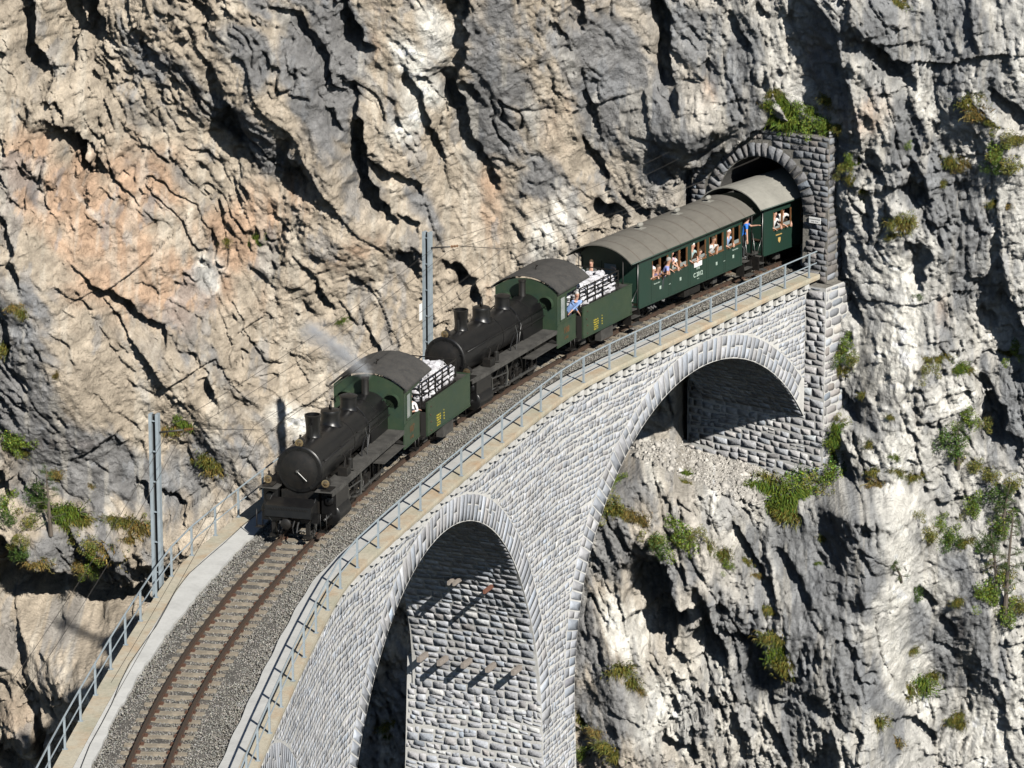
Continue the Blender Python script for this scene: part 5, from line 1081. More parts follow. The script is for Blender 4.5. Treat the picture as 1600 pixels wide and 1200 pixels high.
def carriage(s_front, s_rear, lab, roofm, seams, wins, plat=(True, True), ov=.78, rz=(1.40, 2.63, 3.20), group='green passenger carriages'):
    """body between s_front and s_rear (s grows away from the viewer); windows as (s0, s1) pairs on the inner side"""
    sc = (s_front + s_rear) / 2; L = (s_rear - s_front) / 2
    t, sg = vehicle('passenger_carriage', sc, label=lab, cat='railway carriage', group=group); I = sg; C = MT['carriage']
    hw, z0, z1, wb, wt = 1.25, .74, 2.60, 1.66, 2.36
    R_ = Matrix.Rotation(math.pi / 2, 4, 'X') if I < 0 else (Matrix.Rotation(math.pi, 4, 'Z') @ Matrix.Rotation(math.pi / 2, 4, 'X'))
    inn = [(sc - b_, sc - a_) for a_, b_ in wins]; inn = sorted(inn)      # x ranges
    sides = {}
    for a in (-1, 1):
        b = MB(); y = a * hw; yy = sorted((y, y - a * .05))
        b.box(-L, L, *yy, z0, wb); b.box(-L, L, *yy, wt, z1)
        e = -L
        for xa, xb in inn: b.box(e, xa, *yy, wb, wt); e = xb
        b.box(e, L, *yy, wb, wt); o = b.build('body_side', C, t); sides[a] = o
        edges = [-L] + [(inn[i][1] + inn[i + 1][0]) / 2 for i in range(len(inn) - 1)] + [L]
        jt = []
        for i, (xa, xb) in enumerate(inn): jt += [xa - .06, xb + .06]
        for x in jt:
            b = MB(); b.box(x - .008, x + .008, *sorted((y, y + a * .004)), z0 + .02, z1 - .04); put(b.mesh('panel_joint', MT['groove']), 'panel_joint', o, (0, 0, 0))
        b = MB(); b.box(-L, L, *sorted((y, y + a * .015)), z0, z0 + .05); put(b.mesh('sole_bar_strip', C), 'sole_bar_strip', o, (0, 0, 0))
        for k, (xa, xb) in enumerate(inn):
            m = (xa + xb) / 2; yf = sorted((y + a * .008, y - a * .04)); b = MB()
            b.box(xa, xa + .04, *yf, wb, wt); b.box(xb - .04, xb, *yf, wb, wt); b.box(m - .045, m + .045, *yf, wb, wt); b.box(xa, xb, *sorted((y + a * .035, y - a * .04)), wb - .03, wb + .02)
            f = b.build('window', MT['wood'], t)
            b = MB()
            half = k % 2 == 0
            b.box(xa + .04, m - .045, *sorted((y - a * .03, y - a * .036)), wb, wb + .16); b.box(m + .045, xb - .04, *sorted((y - a * .03, y - a * .036)), wb, wb + .10); put(b.mesh('window_pane', MT['glass']), 'window_pane', f, (0, 0, 0))
    # end walls with door opening
    for xe in (-L, L):
        s_ = 1 if xe > 0 else -1; b = MB(); xx = sorted((xe, xe - s_ * .05))
        b.box(*xx, -hw + .05, -.38, z0, z1); b.box(*xx, .38, hw - .05, z0, z1); b.box(*xx, -.38, .38, 2.4, z1)
        arc = rounded_arc(hw, z1, 3.12); 
        for (ya, za), (yb, zb) in zip(arc[:-1], arc[1:]): b.add([(xe, ya, z1), (xe, yb, z1), (xe, yb, zb), (xe, ya, za)], [(0, 1, 2, 3)])
        b.build('end_wall', C, t); b = MB(); b.box(*sorted((xe - s_ * .02, xe - s_ * .045)), -.38, .38, z0 + .2, 2.4); d = b.build('end_door', C, t)
        b = MB(); b.box(*sorted((xe - s_ * .012, xe - s_ * .02)), -.25, .25, 1.7, 2.3); put(b.mesh('door_window', MT['glass']), 'door_window', d, (0, 0, 0))
    b = MB(); b.box(-L, L, -hw + .05, hw - .05, z0 + .1, z0 + .2); b.build('floor', MT['seatwood'], t)
    b = MB()
    for x in np.arange(-L + .6, L - .3, 1.4):
        for a in (-1, 1): b = MB(); b.box(x - .04, x + .04, *sorted((a * .35, a * 1.15)), .95, 1.9); b.box(x - .4, x + .4, *sorted((a * .35, a * 1.15)), 1.34, 1.4); b.build('seat', MT['seatwood'], t)
    x0, x1 = -L - ov, L + ov
    rf = roof_mesh(x0, x1, *rz, .045, roofm, 'roof', t, nx=6)
    arc = rounded_arc(rz[0] + .005, rz[1] + .005, rz[2] + .007, 17)
    for x in seams(x0, x1):
        b = MB(); V = []; F = []
        for y, z in arc:
            for xx in (x - .009, x + .009): V.append((xx, y, z + .002))
        for i in range(len(arc) - 1): F.append((2 * i, 2 * i + 1, 2 * i + 3, 2 * i + 2))
        b.add(V, F); put(b.mesh('roof_seam', MT['seam']), 'roof_seam', rf, (0, 0, 0))
    for a in (-1, 1):
        b = MB(); b.tube([(x0, a * (rz[0] + .01), rz[1] - .01), (x1, a * (rz[0] + .01), rz[1] - .01)], .025, 6); put(b.mesh('gutter', MT['carriage']), 'gutter', rf, (0, 0, 0))
    # open platforms
    for s_ in (-1, 1):
        xe = s_ * L; xo = s_ * (L + ov - .12); b = MB(); b.box(*sorted((xe, xo)), -1.0, 1.0, .82, .9); b.build('platform_floor', MT['dusty'], t)
        b = MB(); b.box(*sorted((xo, xo - s_ * .03)), -.95, -.35, .9, 1.75); b.box(*sorted((xo, xo - s_ * .03)), .35, .95, .9, 1.75); b.build('platform_apron', C, t)
        for a in (-1, 1):
            b = MB(); b.tube([(xo, a * .95, .9), (xo, a * .95, 2.75)], .022, 6); b.build('platform_post', MT['sooty'], t)
            b = MB(); b.tube([(xe, a * 1.18, .75), (xe + s_ * .03, a * 1.22, 2.5)], .018, 6); b.tube([(xo, a * 1.18, .45), (xo, a * 1.0, 1.7)], .016, 6); b.tube([(xe + s_ * .05, a * 1.2, 1.5), (xo, a * 1.2, .9)], .014, 6); b.build('handrail', MT['steel'], t)
            for k, z in enumerate((.78, .54, .30)):
                b = MB(); w0 = 1.0 + .13 * k; b.box(*sorted((xe + s_ * .08, xo)), *sorted((a * (w0 - .02), a * (w0 + .22))), z - .03, z); b.build('step_board', MT['dusty'], t)
            
            for xq in (xe + s_ * .08, xo): b = MB(); b.box(xq - .015, xq + .015, *sorted((a * .95, a * 1.3)), .26, .80); b.build('step_bracket', MT['sooty'], t)
    # underframe
    b = MB(); b.box(-L - ov + .1, L + ov - .1, -.95, -.86, .56, .74); b.box(-L - ov + .1, L + ov - .1, .86, .95, .56, .74); b.box(-L, L, -.86, .86, .66, .74); b.build('underframe', MT['sooty'], t)
    for a in (-1, 1):
        for x in (-L * .62, L * .62):
            put(twh, 'wheel', t, (x, a * .56, .42), 0, (1, a, 1))
            b = MB(); b.box(x - .15, x + .15, *sorted((a * .72, a * .9)), .3, .58); b.build('axle_box', MT['dusty'], t)
            b = MB()
            for k in range(4): b.box(x - .6 + k * .08, x + .6 - k * .08, *sorted((a * .84, a * .94)), .64 - k * .03, .665 - k * .03)
            b.build('leaf_spring', MT['sooty'], t)
        b = MB(); b.box(-.9, .3, *sorted((a * .8, a * 1.1)), .36, .6); b.build('battery_box', MT['sooty'], t)
    for s_ in (-1, 1):
        b = MB(); b.tube([(s_ * (L + ov - .2), 0, .72), (s_ * (L + ov + .2), 0, .72)], .06, 10); b.lathe([(.001, -.03), (.2, -.01), (.22, .03)] if s_ < 0 else [(.22, -.03), (.2, .01), (.001, .03)], 'x', (s_ * (L + ov + .2), 0, .72), 16); b.build('centre_buffer', MT['sooty'], t)
    return t, I, R_, sides, sc
def vent(t, x, y=0, z=3.2):
    b = MB(); b.tube([(x, y, z - .02), (x, y, z + .1)], .06, 8); b.lathe([(.05, -.16), (.085, -.10), (.1, 0), (.085, .10), (.05, .16)], 'x', (x, y, z + .14), 12); b.box(x - .2, x + .2, y - .16, y + .16, z - .0, z + .012); b.build('roof_vent', MT['roof2'], t)
# --- the two engines, their tenders, the two carriages
L1, I1, RR = locomotive(24.9, 'leading black steam locomotive with green cab and three lamps, smoke at its cab roof', dict(no='107', cls='G 4/5'))
L2, _, _ = locomotive(24.9 + 13.65, 'second black steam locomotive with the driver leaning out of its green cab', dict(no='108', cls='G 4/5', dusty=0))
T1, I = tender(32.35, 'green tender of the leading engine, filled with white bags behind a rail rack'); T2, _ = tender(32.35 + 13.6, 'green tender of the second engine, just ahead of the first carriage'); load(T1, 'front'); load(T2, 'rear')
C1, IC, RC, SD1, sc1 = carriage(48.55, 56.35, 'long dark green carriage with grey-brown roof, three roof vents and passengers at the windows', MT['roof'], lambda a, b: np.arange(a + .8, b - .3, .99), [(49.5, 50.68), (50.95, 52.12), (52.4, 53.53), (53.77, 54.87), (55.12, 56.18)])
for s_ in (50.75, 53.5, 55.9): vent(C1, sc1 - s_)
C2, _, RC2, SD2, sc2 = carriage(58.05, 66.0, 'dark green carriage with pale roof coming out of the tunnel', MT['roof2'], lambda a, b: [a + 4.4], [(58.7, 59.95), (60.6, 61.8), (62.2, 63.4), (63.8, 65.0)], ov=.5, rz=(1.46, 2.70, 3.42))
def on_side(sides, sc, body, s_, z, size, m, RM, **k): return text(body, size, m, sides[IC], Matrix.Translation((sc - s_, IC * 1.258, z)) @ RM, **k)
on_side(SD1, sc1, 'C 2012', 52.93, 1.12, .24, MT['lettering'], RC, bold=.004); on_side(SD1, sc1, 'RhB', 52.93, 1.36, .15, MT['lettering'], RC); on_side(SD1, sc1, '10.5 t', 52.93, .95, .07, MT['lettering'], RC)
for s_ in (50.1, 51.6, 54.35, 55.65): on_side(SD1, sc1, 'III', s_, 1.22, .17, MT['lettering'], RC, bold=.006)
on_side(SD1, sc1, 'Rhätische Bahn', 49.85, 1.45, .075, MT['lettering'], RC); on_side(SD1, sc1, 'Rhätische Bahn', 55.8, 1.48, .075, MT['lettering'], RC); on_side(SD1, sc1, '16 Pl.', 50.8, 1.2, .06, MT['lettering'], RC); on_side(SD1, sc1, '9.4 m', 54.95, 1.2, .06, MT['lettering'], RC)
b = MB(); b.box(-.29, .29, -.01, .01, -.125, .125); dp = b.mesh('destination_board', MT['white']); o = link('destination_board', dp, SD1[IC]); o.matrix_local = Matrix.Translation((sc1 - 52.9, IC * 1.272, 1.56))
b = MB()
for dx in (-.22, .22): b = MB(); b.lathe([(.012, -.005), (.012, .005)], 'y', (sc1 - 52.9 + dx, IC * 1.284, 1.63), 8); b.build('board_screw', MT['ink'], SD1[IC])
text('Rhätische Bahn', .07, MT['gold'], SD2[IC], Matrix.Translation((sc2 - 59.1, IC * 1.258, 1.42)) @ RC2, bold=.003)
b = MB(); b.prism([(-.08, .1), (.08, .1), (.08, -.03), (0, -.12), (-.08, -.03)], -.006, .006); o = link('crest', b.mesh('crest', MT['gold']), SD2[IC]); o.matrix_local = Matrix.Translation((sc2 - 59.12, IC * 1.262, 1.2))
# ------------------------------------------------------------------ people
def flat(n, c, r=.75): return mat(n, c, r, noise=[(9, .4, .7, (.8, 0))])
SKIN = [flat('skin', (.55, .32, .23), .55), flat('tanned_skin', (.42, .23, .15), .55)]
def person(where, pelvis, head, hands, shirt, hair, lab, trousers=(.05, .05, .06), sleeves=.5, sk=0, seated=False, face=(1, 0), sc=1., knees=None, hat=None):
    """where: matrix of a frame with +x to the right of the figure's facing... all points are local to it (x, y, z)"""
    pel = Vector(pelvis); hd = Vector(head); fw = Vector((face[0], face[1], 0)).normalized(); rt = Vector((fw.y, -fw.x, 0))
    neck = hd - Vector((0, 0, .17 * sc)) - fw * .03; chest = pel.lerp(neck, .68) - fw * .02; waist = pel.lerp(neck, .32)
    V = [pel, waist, chest, neck, hd - Vector((0, 0, .04 * sc)), hd + Vector((0, 0, .07 * sc))]; R = [(.15, .12), (.13, .11), (.16, .12), (.055, .055), (.08, .09), (.085, .095)]; E = [(0, 1), (1, 2), (2, 3), (3, 4), (4, 5)]
    seg_ = ['t', 's', 's', 'k', 'k', 'k']
    def chain(parent, pts, rad, tags):
        p = parent
        for q, r_, tg in zip(pts, rad, tags): V.append(Vector(q)); R.append((r_, r_) if not isinstance(r_, tuple) else r_); E.append((p, len(V) - 1)); seg_.append(tg); p = len(V) - 1
        return p
    for a in (-1, 1):
        sh = neck + rt * (.19 * a * sc) - Vector((0, 0, .07 * sc)); hnd = Vector(hands[0 if a < 0 else 1]); d = hnd - sh; L_ = d.length; arm = .56 * sc
        if L_ > arm: hnd = sh + d * (arm / L_); d = hnd - sh; L_ = arm
        bend = math.sqrt(max((arm / 2) ** 2 - (L_ / 2) ** 2, 0)); out = (rt * a - Vector((0, 0, .8))).normalized(); out = (out - d.normalized() * out.dot(d.normalized())).normalized(); el = sh + d * .5 + out * bend
        ft = (hnd - el).normalized(); k = chain(2, [sh, sh.lerp(el, .5), el, el.lerp(hnd, .6), hnd, hnd + ft * .05], [.065 * sc, .05 * sc, .042 * sc, .036 * sc, .028 * sc, (.04 * sc, .02 * sc)], ['s', 's', 's' if sleeves > .6 else 'k', 's' if sleeves > .9 else 'k', 'k', 'k'])
        sd_ = ft.cross(Vector((0, 0, 1))); sd_ = sd_.normalized() if sd_.length > .1 else rt; nr = sd_.cross(ft).normalized(); base_ = hnd + ft * .06
        for i, ln in enumerate((.055, .065, .06, .045)):
            f0 = base_ + sd_ * (.030 - .020 * i) * sc; chain(k, [f0 + ft * .02, f0 + ft * (.02 + ln * .5) - Vector((0, 0, .008)), f0 + ft * (.02 + ln) - Vector((0, 0, .03))], [.010, .009, .008], ['k'] * 3)
        chain(k - 1, [hnd + ft * .03 + sd_ * .035 * a, hnd + ft * .065 + sd_ * .05 * a], [.011, .009], ['k'] * 2)
        hip = pel + rt * (.09 * a * sc) - Vector((0, 0, .06 * sc))
        if seated: pts = [hip, hip + fw * .40 * sc + Vector((0, 0, .02)), hip + fw * .42 * sc - Vector((0, 0, .42 * sc)), hip + fw * .55 * sc - Vector((0, 0, .46 * sc))]
        else: pts = [hip, hip - Vector((0, 0, .40 * sc)) + fw * .02, hip - Vector((0, 0, .80 * sc)), hip - Vector((0, 0, .83 * sc)) + fw * .13]
        chain(0, pts, [.095 * sc, .06 * sc, .045 * sc, (.045 * sc, .03 * sc)], ['t', 't', 't', 'f'])
    me = bpy.data.meshes.new('body'); me.from_pydata(V, E, []); o = bpy.data.objects.new('tmp', me); COL.objects.link(o)
    m_ = o.modifiers.new('s', 'SKIN'); sv = me.skin_vertices[0].data
    for i, r_ in enumerate(R): sv[i].radius = (r_[0] * (sc if i < 6 else 1), r_[1] * (sc if i < 6 else 1))
    sv[0].use_root = True; m_.use_smooth_shade = True; u_ = o.modifiers.new('u', 'SUBSURF'); u_.levels = 1; u_.render_levels = 1
    dg = bpy.context.evaluated_depsgraph_get(); bm_ = bpy.data.meshes.new_from_object(o.evaluated_get(dg)); bpy.data.objects.remove(o)
    bm_.materials.clear(); S_ = SKIN[sk]; sm_ = flat('shirt', shirt); tm = flat('trousers', trousers); fm = MT['ink']
    for m in (S_, sm_, tm, fm): bm_.materials.append(m)
    P_ = np.array([tuple(v) for v in V]); segp = [(P_[a_], P_[b_], seg_[b_]) for a_, b_ in E]; mid = {'k': 0, 's': 1, 't': 2, 'f': 3}
    for p_ in bm_.polygons:
        c = np.array(p_.center); best = 9; mm = 0
        for a_, b_, tg in segp:
            ab = b_ - a_; q = np.clip(((c - a_) @ ab) / (ab @ ab + 1e-9), 0, 1); d = np.linalg.norm(c - a_ - q * ab)
            if d < best: best = d; mm = mid[tg]
        p_.material_index = mm
    r = empty('person', mat=where, label=lab, cat='person'); link('body', bm_, r)
    # head: skull, nose, ears, eyes, mouth, hair
    H = Matrix.Translation(hd + Vector((0, 0, .02))) @ Matrix(((fw.x, -rt.x, 0, 0), (fw.y, -rt.y, 0, 0), (0, 0, 1, 0), (0, 0, 0, 1))) @ Matrix.Scale(sc, 4)
    b = MB(); n, m = 16, 10; VV = []
    for i in range(m + 1):
        ph_ = math.pi * i / m
        for k in range(n):
            th = 2 * math.pi * k / n; x, y, z = math.sin(ph_) * math.cos(th), math.sin(ph_) * math.sin(th), math.cos(ph_)
            x *= .098; y *= .075 * (1 - .18 * max(0, -z)); z *= .118
            if abs(th if th < math.pi else th - 2 * math.pi) < .2 and -.25 < z / .118 < .12: x += .02
            VV.append((x, y, z))
    b.add(VV, [(i * n + k, i * n + (k + 1) % n, (i + 1) * n + (k + 1) % n, (i + 1) * n + k) for i in range(m) for k in range(n)], True)
    for a in (-1, 1): b.lathe([(.001, -.008), (.025, -.004), (.025, .004), (.001, .008)], 'y', (0, a * .077, -.005), 8)
    hdo = put(b.mesh('head', S_), 'head', r, (0, 0, 0)); hdo.matrix_local = H
    for a in (-1, 1):
        b = MB(); b.lathe([(.001, -.010), (.011, 0), (.001, .010)], 'x', (.086, a * .030, .012), 8); put(b.mesh('eye', fm), 'eye', hdo, (0, 0, 0))
    b = MB(); b.box(.082, .094, -.022, .022, -.062, -.054); put(b.mesh('mouth', MT['redprint']), 'mouth', hdo, (0, 0, 0))
    if hair:
        b = MB(); VV = []; n, m = 16, 6
        for i in range(m + 1):
            for k in range(n):
                th = 2 * math.pi * k / n; fr = .5 + .5 * math.cos(th); ph_ = (1.15 + .75 * (1 - fr)) * i / m; VV.append((math.sin(ph_) * math.cos(th) * .106 - .006, math.sin(ph_) * math.sin(th) * .084, math.cos(ph_) * .127 + .002))
        b.add(VV, [(i * n + k, i * n + (k + 1) % n, (i + 1) * n + (k + 1) % n, (i + 1) * n + k) for i in range(m) for k in range(n)], True); o = put(b.mesh('hair', flat('hair', hair, .8)), 'hair', hdo, (0, 0, 0))
    return r
def pax(t, sc, s_, head_z, shirt, hair, lab, lean=.12, hand=(-.2, .22), seated=None, turn=.0, scl=1., sk=0, sl=.5, out=.0, **k):
    """a passenger at the window of carriage t at chainage s_, looking out over the sill"""
    x = sc - s_; I_ = IC; y0 = 1.25
    seated = head_z < 2.1 if seated is None else seated
    fy = I_; hy = y0 - .16 + lean + out; pz = head_z - .66 * scl; py = hy - .18 - .5 * max(lean, 0)
    hd = (x + turn * .1, I_ * hy, head_z); pl = (x, I_ * py, pz)
    fw = Vector((turn, I_, 0)).normalized(); rt = Vector((fw.y, -fw.x, 0))
    hs = []
    for a in (-1, 1): hs.append((x + rt.x * a * .24 + hand[0] * 0, I_ * (y0 + .02 + out * .6), 1.72))
    return person(t.matrix_world.copy(), pl, hd, hs, shirt, hair, lab, sleeves=sl, sk=sk, face=(fw.x, fw.y), sc=scl, **k)
wh, gy, bn, bd, sv = (.7, .7, .7), (.3, .29, .27), (.07, .045, .025), None, (.45, .44, .42)
pax(C1, sc1, 49.68, 1.98, (.7, .68, .68), wh, 'white-haired passenger lowest at the first window of the long carriage', scl=.95)
pax(C1, sc1, 49.95, 2.0, (.12, .09, .16), bn, 'dark-haired passenger with folded arms at the first window, beside the white-haired one', sk=1, lean=.16)
pax(C1, sc1, 50.05, 2.22, (.33, .28, .5), bn, 'passenger in purple standing far back inside the first window', lean=-.3, seated=False)
pax(C1, sc1, 50.38, 2.2, (.30, .34, .68), gy, 'bald man in a lilac blue shirt leaning far out of the first window', lean=.22, out=.12, turn=-.5, sk=1, sl=.5)
pax(C1, sc1, 51.12, 2.3, (.62, .45, .52), bn, 'passenger in a pink checked shirt with one arm hanging out of the second window', lean=.02, out=.02)
pax(C1, sc1, 51.62, 2.2, (.75, .74, .7), bn, 'passenger in white short sleeves resting an arm on the second window', lean=.0, turn=-.4)
pax(C1, sc1, 52.62, 2.28, (.42, .56, .55), wh, 'man with sunglasses in a pale blue-grey shirt at the third window', lean=.1)
pax(C1, sc1, 53.18, 1.92, (.72, .70, .66), bn, 'child-height passenger in white just above the sill of the third window', lean=.1, scl=.85)
pax(C1, sc1, 54.12, 2.2, (.66, .64, .62), bn, 'passenger in a white shirt and grey waistcoat leaning on the fourth window', lean=.16, sk=1)
pax(C1, sc1, 55.4, 2.22, (.32, .44, .66), wh, 'white-haired man in a light blue shirt at the last window of the long carriage', lean=.1)
pax(C2, sc2, 58.98, 2.24, (.75, .75, .73), bn, 'passenger in white at the window of the carriage leaving the tunnel', lean=.04)
pax(C2, sc2, 59.7, 2.3, (.7, .68, .66), gy, 'passenger with a raised pale sleeve in the second pane of the carriage leaving the tunnel', lean=-.05, turn=.4)
pax(C2, sc2, 61.2, 2.15, (.3, .12, .1), bn, 'passenger leaning out in the shade of the tunnel mouth', lean=.22, out=.16, sk=0)
# standing on the rear platform of the long carriage
x = sc1 - 57.05
person(C1.matrix_world.copy(), (x, IC * .92, 1.72), (x - .02, IC * 1.08, 2.42), [(x - .42, IC * 1.3, 2.08), (x + .2, IC * 1.2, 1.62)], (.03, .2, .72), bn, 'man in a bright blue shirt standing on the platform between the two carriages', trousers=(.025, .027, .03), face=(-.5, IC))
person(C1.matrix_world.copy(), (x + .1, -IC * .3, 1.72), (x + .1, -IC * .25, 2.42), [(x + .3, -IC * .1, 1.75), (x - .1, -IC * .0, 1.5)], (.5, .5, .48), bn, 'person in grey standing behind the man in blue between the carriages', face=(.3, IC), trousers=(.3, .27, .22))
x = sc1 - 47.95
person(C1.matrix_world.copy(), (x, -IC * .45, 1.72), (x + .05, -IC * .42, 2.42), [(x + .35, -IC * .6, 1.75), (x + .35, -IC * .2, 1.75)], (.06, .065, .06), bn, 'shaded person in dark clothes on the front platform of the long carriage', face=(1, .2))
# driver of the second engine
def driver(t, lab, shirt, out, z=2.42, hair=sv, xo=-4.75):
    return person(t.matrix_world.copy(), (xo - .05, IC * .95, 1.78), (xo, IC * (1.2 + out), z), [(xo + .25, IC * (1.12), 1.78), (xo - .22, IC * (1.26 + out * .5), 1.72)], shirt, hair, lab, trousers=(.03, .04, .07), face=(.9, IC * .7), sk=0, sleeves=.95)
driver(L2, 'engine driver in a light blue shirt leaning out of the second green cab', (.22, .34, .62), .16, 2.46)
driver(L1, 'fireman in white half hidden in the doorway of the leading cab', (.7, .68, .68), -.25, 2.2)
# ------------------------------------------------------------------ smoke at the leading engine's cab
sm = bpy.data.materials.new('smoke'); sm.use_nodes = True; n = sm.node_tree; n.nodes.remove(n.nodes['Principled BSDF']); pv = n.nodes.new('ShaderNodeVolumePrincipled'); n.links.new(pv.outputs[0], n.nodes['Material Output'].inputs['Volume'])
pv.inputs['Color'].default_value = (.90, .93, .98, 1); pv.inputs['Anisotropy'].default_value = .2
tc = n.nodes.new('ShaderNodeTexCoord'); nz_ = n.nodes.new('ShaderNodeTexNoise'); nz_.inputs['Scale'].default_value = 2.1; nz_.inputs['Detail'].default_value = 5; n.links.new(tc.outputs['Object'], nz_.inputs['Vector'])
def mnode(op, a, b_=None):
    x = n.nodes.new('ShaderNodeMath'); x.operation = op; x.use_clamp = False
    for i, v in enumerate((a, b_)):
        if v is None: continue
        if isinstance(v, (int, float)): x.inputs[i].default_value = v
        else: n.links.new(v, x.inputs[i])
    return x.outputs[0]
g_ = n.nodes.new('ShaderNodeTexGradient'); g_.gradient_type = 'SPHERICAL'; mp = n.nodes.new('ShaderNodeMapping'); n.links.new(tc.outputs['Object'], mp.inputs[0])
n.links.new(mp.outputs[0], g_.inputs[0]); dn = mnode('MULTIPLY', mnode('MULTIPLY', mnode('MULTIPLY', g_.outputs['Fac'], g_.outputs['Fac']), mnode('MAXIMUM', mnode('ADD', mnode('MULTIPLY', mnode('SUBTRACT', nz_.outputs['Fac'], .5), 7.), .9), 0.)), 5.); n.links.new(dn, pv.inputs['Density'])
p0 = L1.matrix_world @ Vector((-3.0, 0, 3.35))
pts_ = [(.0, .0, .12, .38), (.25, -.15, .3, .5), (.65, -.35, .55, .6), (1.1, -.55, .85, .65), (1.7, -.8, 1.2, .7)]
sme = empty('smoke', p0, label='thin bluish smoke drifting from the roof pipe of the leading engine', cat='smoke'); sme['kind'] = 'stuff'
for dx, dy, dz, r_ in pts_:
    b = MB(); b.lathe([(math.sin(a) + .0001, -math.cos(a)) for a in np.linspace(0, math.pi, 9)], 'z', (0, 0, 0), 14); o = link('puff', b.mesh('puff', sm), sme); o.location = (dx, dy, dz); o.scale = (r_, r_, r_ * .9)
# ------------------------------------------------------------------ vegetation on the rock
def leaf_cols(n, base_, var=.35, seed=0):
    r = np.random.default_rng(seed); t = np.exp(r.normal(0, var, n))[:, None]; hue = r.normal(0, .10, (n, 1)); c = np.array(base_)[None] * t; c[:, :1] *= 1 + 2.0 * hue; c[:, 2:] *= 1 - hue; return np.clip(c, .008, .5)
GREENS = {'green': (.115, .165, .024), 'dark': (.055, .10, .018), 'olive': (.15, .15, .035), 'brown': (.20, .155, .05)}
def grass_mesh(seed, col, n=620):
    r = np.random.default_rng(seed); V = []; F = []; 
    root = r.normal(0, .17, (n, 2)); root[:, 1] *= .7
    for i in range(n):
        x, z = root[i]; a = r.uniform(0, 6.28); L_ = r.uniform(.18, .42); d = np.array([math.cos(a) * .55 + x * 1.2, r.uniform(.35, 1.0), r.uniform(.1, .9)]); d /= np.linalg.norm(d)
        p0 = np.array([x, 0, z]); p1 = p0 + d * L_ * .55; p2 = p1 + (d * .6 + np.array([0, .15, -.75])) * L_ * .45; sd_ = np.cross(d, [r.normal(), r.normal(), r.normal()]); sd_ /= np.linalg.norm(sd_) + 1e-6; w_ = r.uniform(.006, .012)
        b = len(V); V += [p0 - sd_ * w_, p0 + sd_ * w_, p1 + sd_ * w_, p1 - sd_ * w_, p2]; F.append((b, b + 1, b + 2, b + 3)); F.append((b + 3, b + 2, b + 4, b + 4))
    V = np.array(V); q = np.array([f for f in F if f[2] != f[3]]); t3 = np.array([f[:3] for f in F if f[2] == f[3]])
    return npmesh('grass', V, [q, t3], MT['leaf'], col=np.repeat(leaf_cols(n, col, .35, seed), 5, 0))
def shrub_mesh(seed, col, n=1700, flat_=.8):
    r = np.random.default_rng(seed); k = r.integers(7, 11); cc = r.normal(0, .20, (k, 3)); cc[:, 1] = np.abs(cc[:, 1]) * .9 + .08; rr = r.uniform(.12, .24, k)
    j = r.integers(0, k, n); u = r.normal(0, 1, (n, 3)); u /= np.linalg.norm(u, axis=1)[:, None]; C_ = cc[j] + u * (rr[j] * r.uniform(.35, 1.05, n) ** .6)[:, None]
    a = r.normal(0, 1, (n, 3)) + u * .6; a /= np.linalg.norm(a, axis=1)[:, None]; b_ = np.cross(a, r.normal(0, 1, (n, 3))); b_ /= np.linalg.norm(b_, axis=1)[:, None]; s_ = r.uniform(.009, .022, n)[:, None]
    V = np.stack([C_ - a * s_ * 1.3, C_ + b_ * s_ * .7, C_ + a * s_ * 1.5, C_ - b_ * s_ * .7], 1).reshape(-1, 3)
    return npmesh('foliage', V, np.arange(4 * n).reshape(-1, 4), MT['leaf'], col=np.repeat(leaf_cols(n, col, .4, seed), 4, 0))
PRO = {}
for kn, cn in (('g', 'green'), ('g', 'olive'), ('g', 'brown'), ('s', 'green'), ('s', 'dark'), ('s', 'olive')):
    for i in range(2): PRO[kn, cn, i] = (grass_mesh if kn == 'g' else shrub_mesh)(len(PRO) * 7 + 3, GREENS[cn])
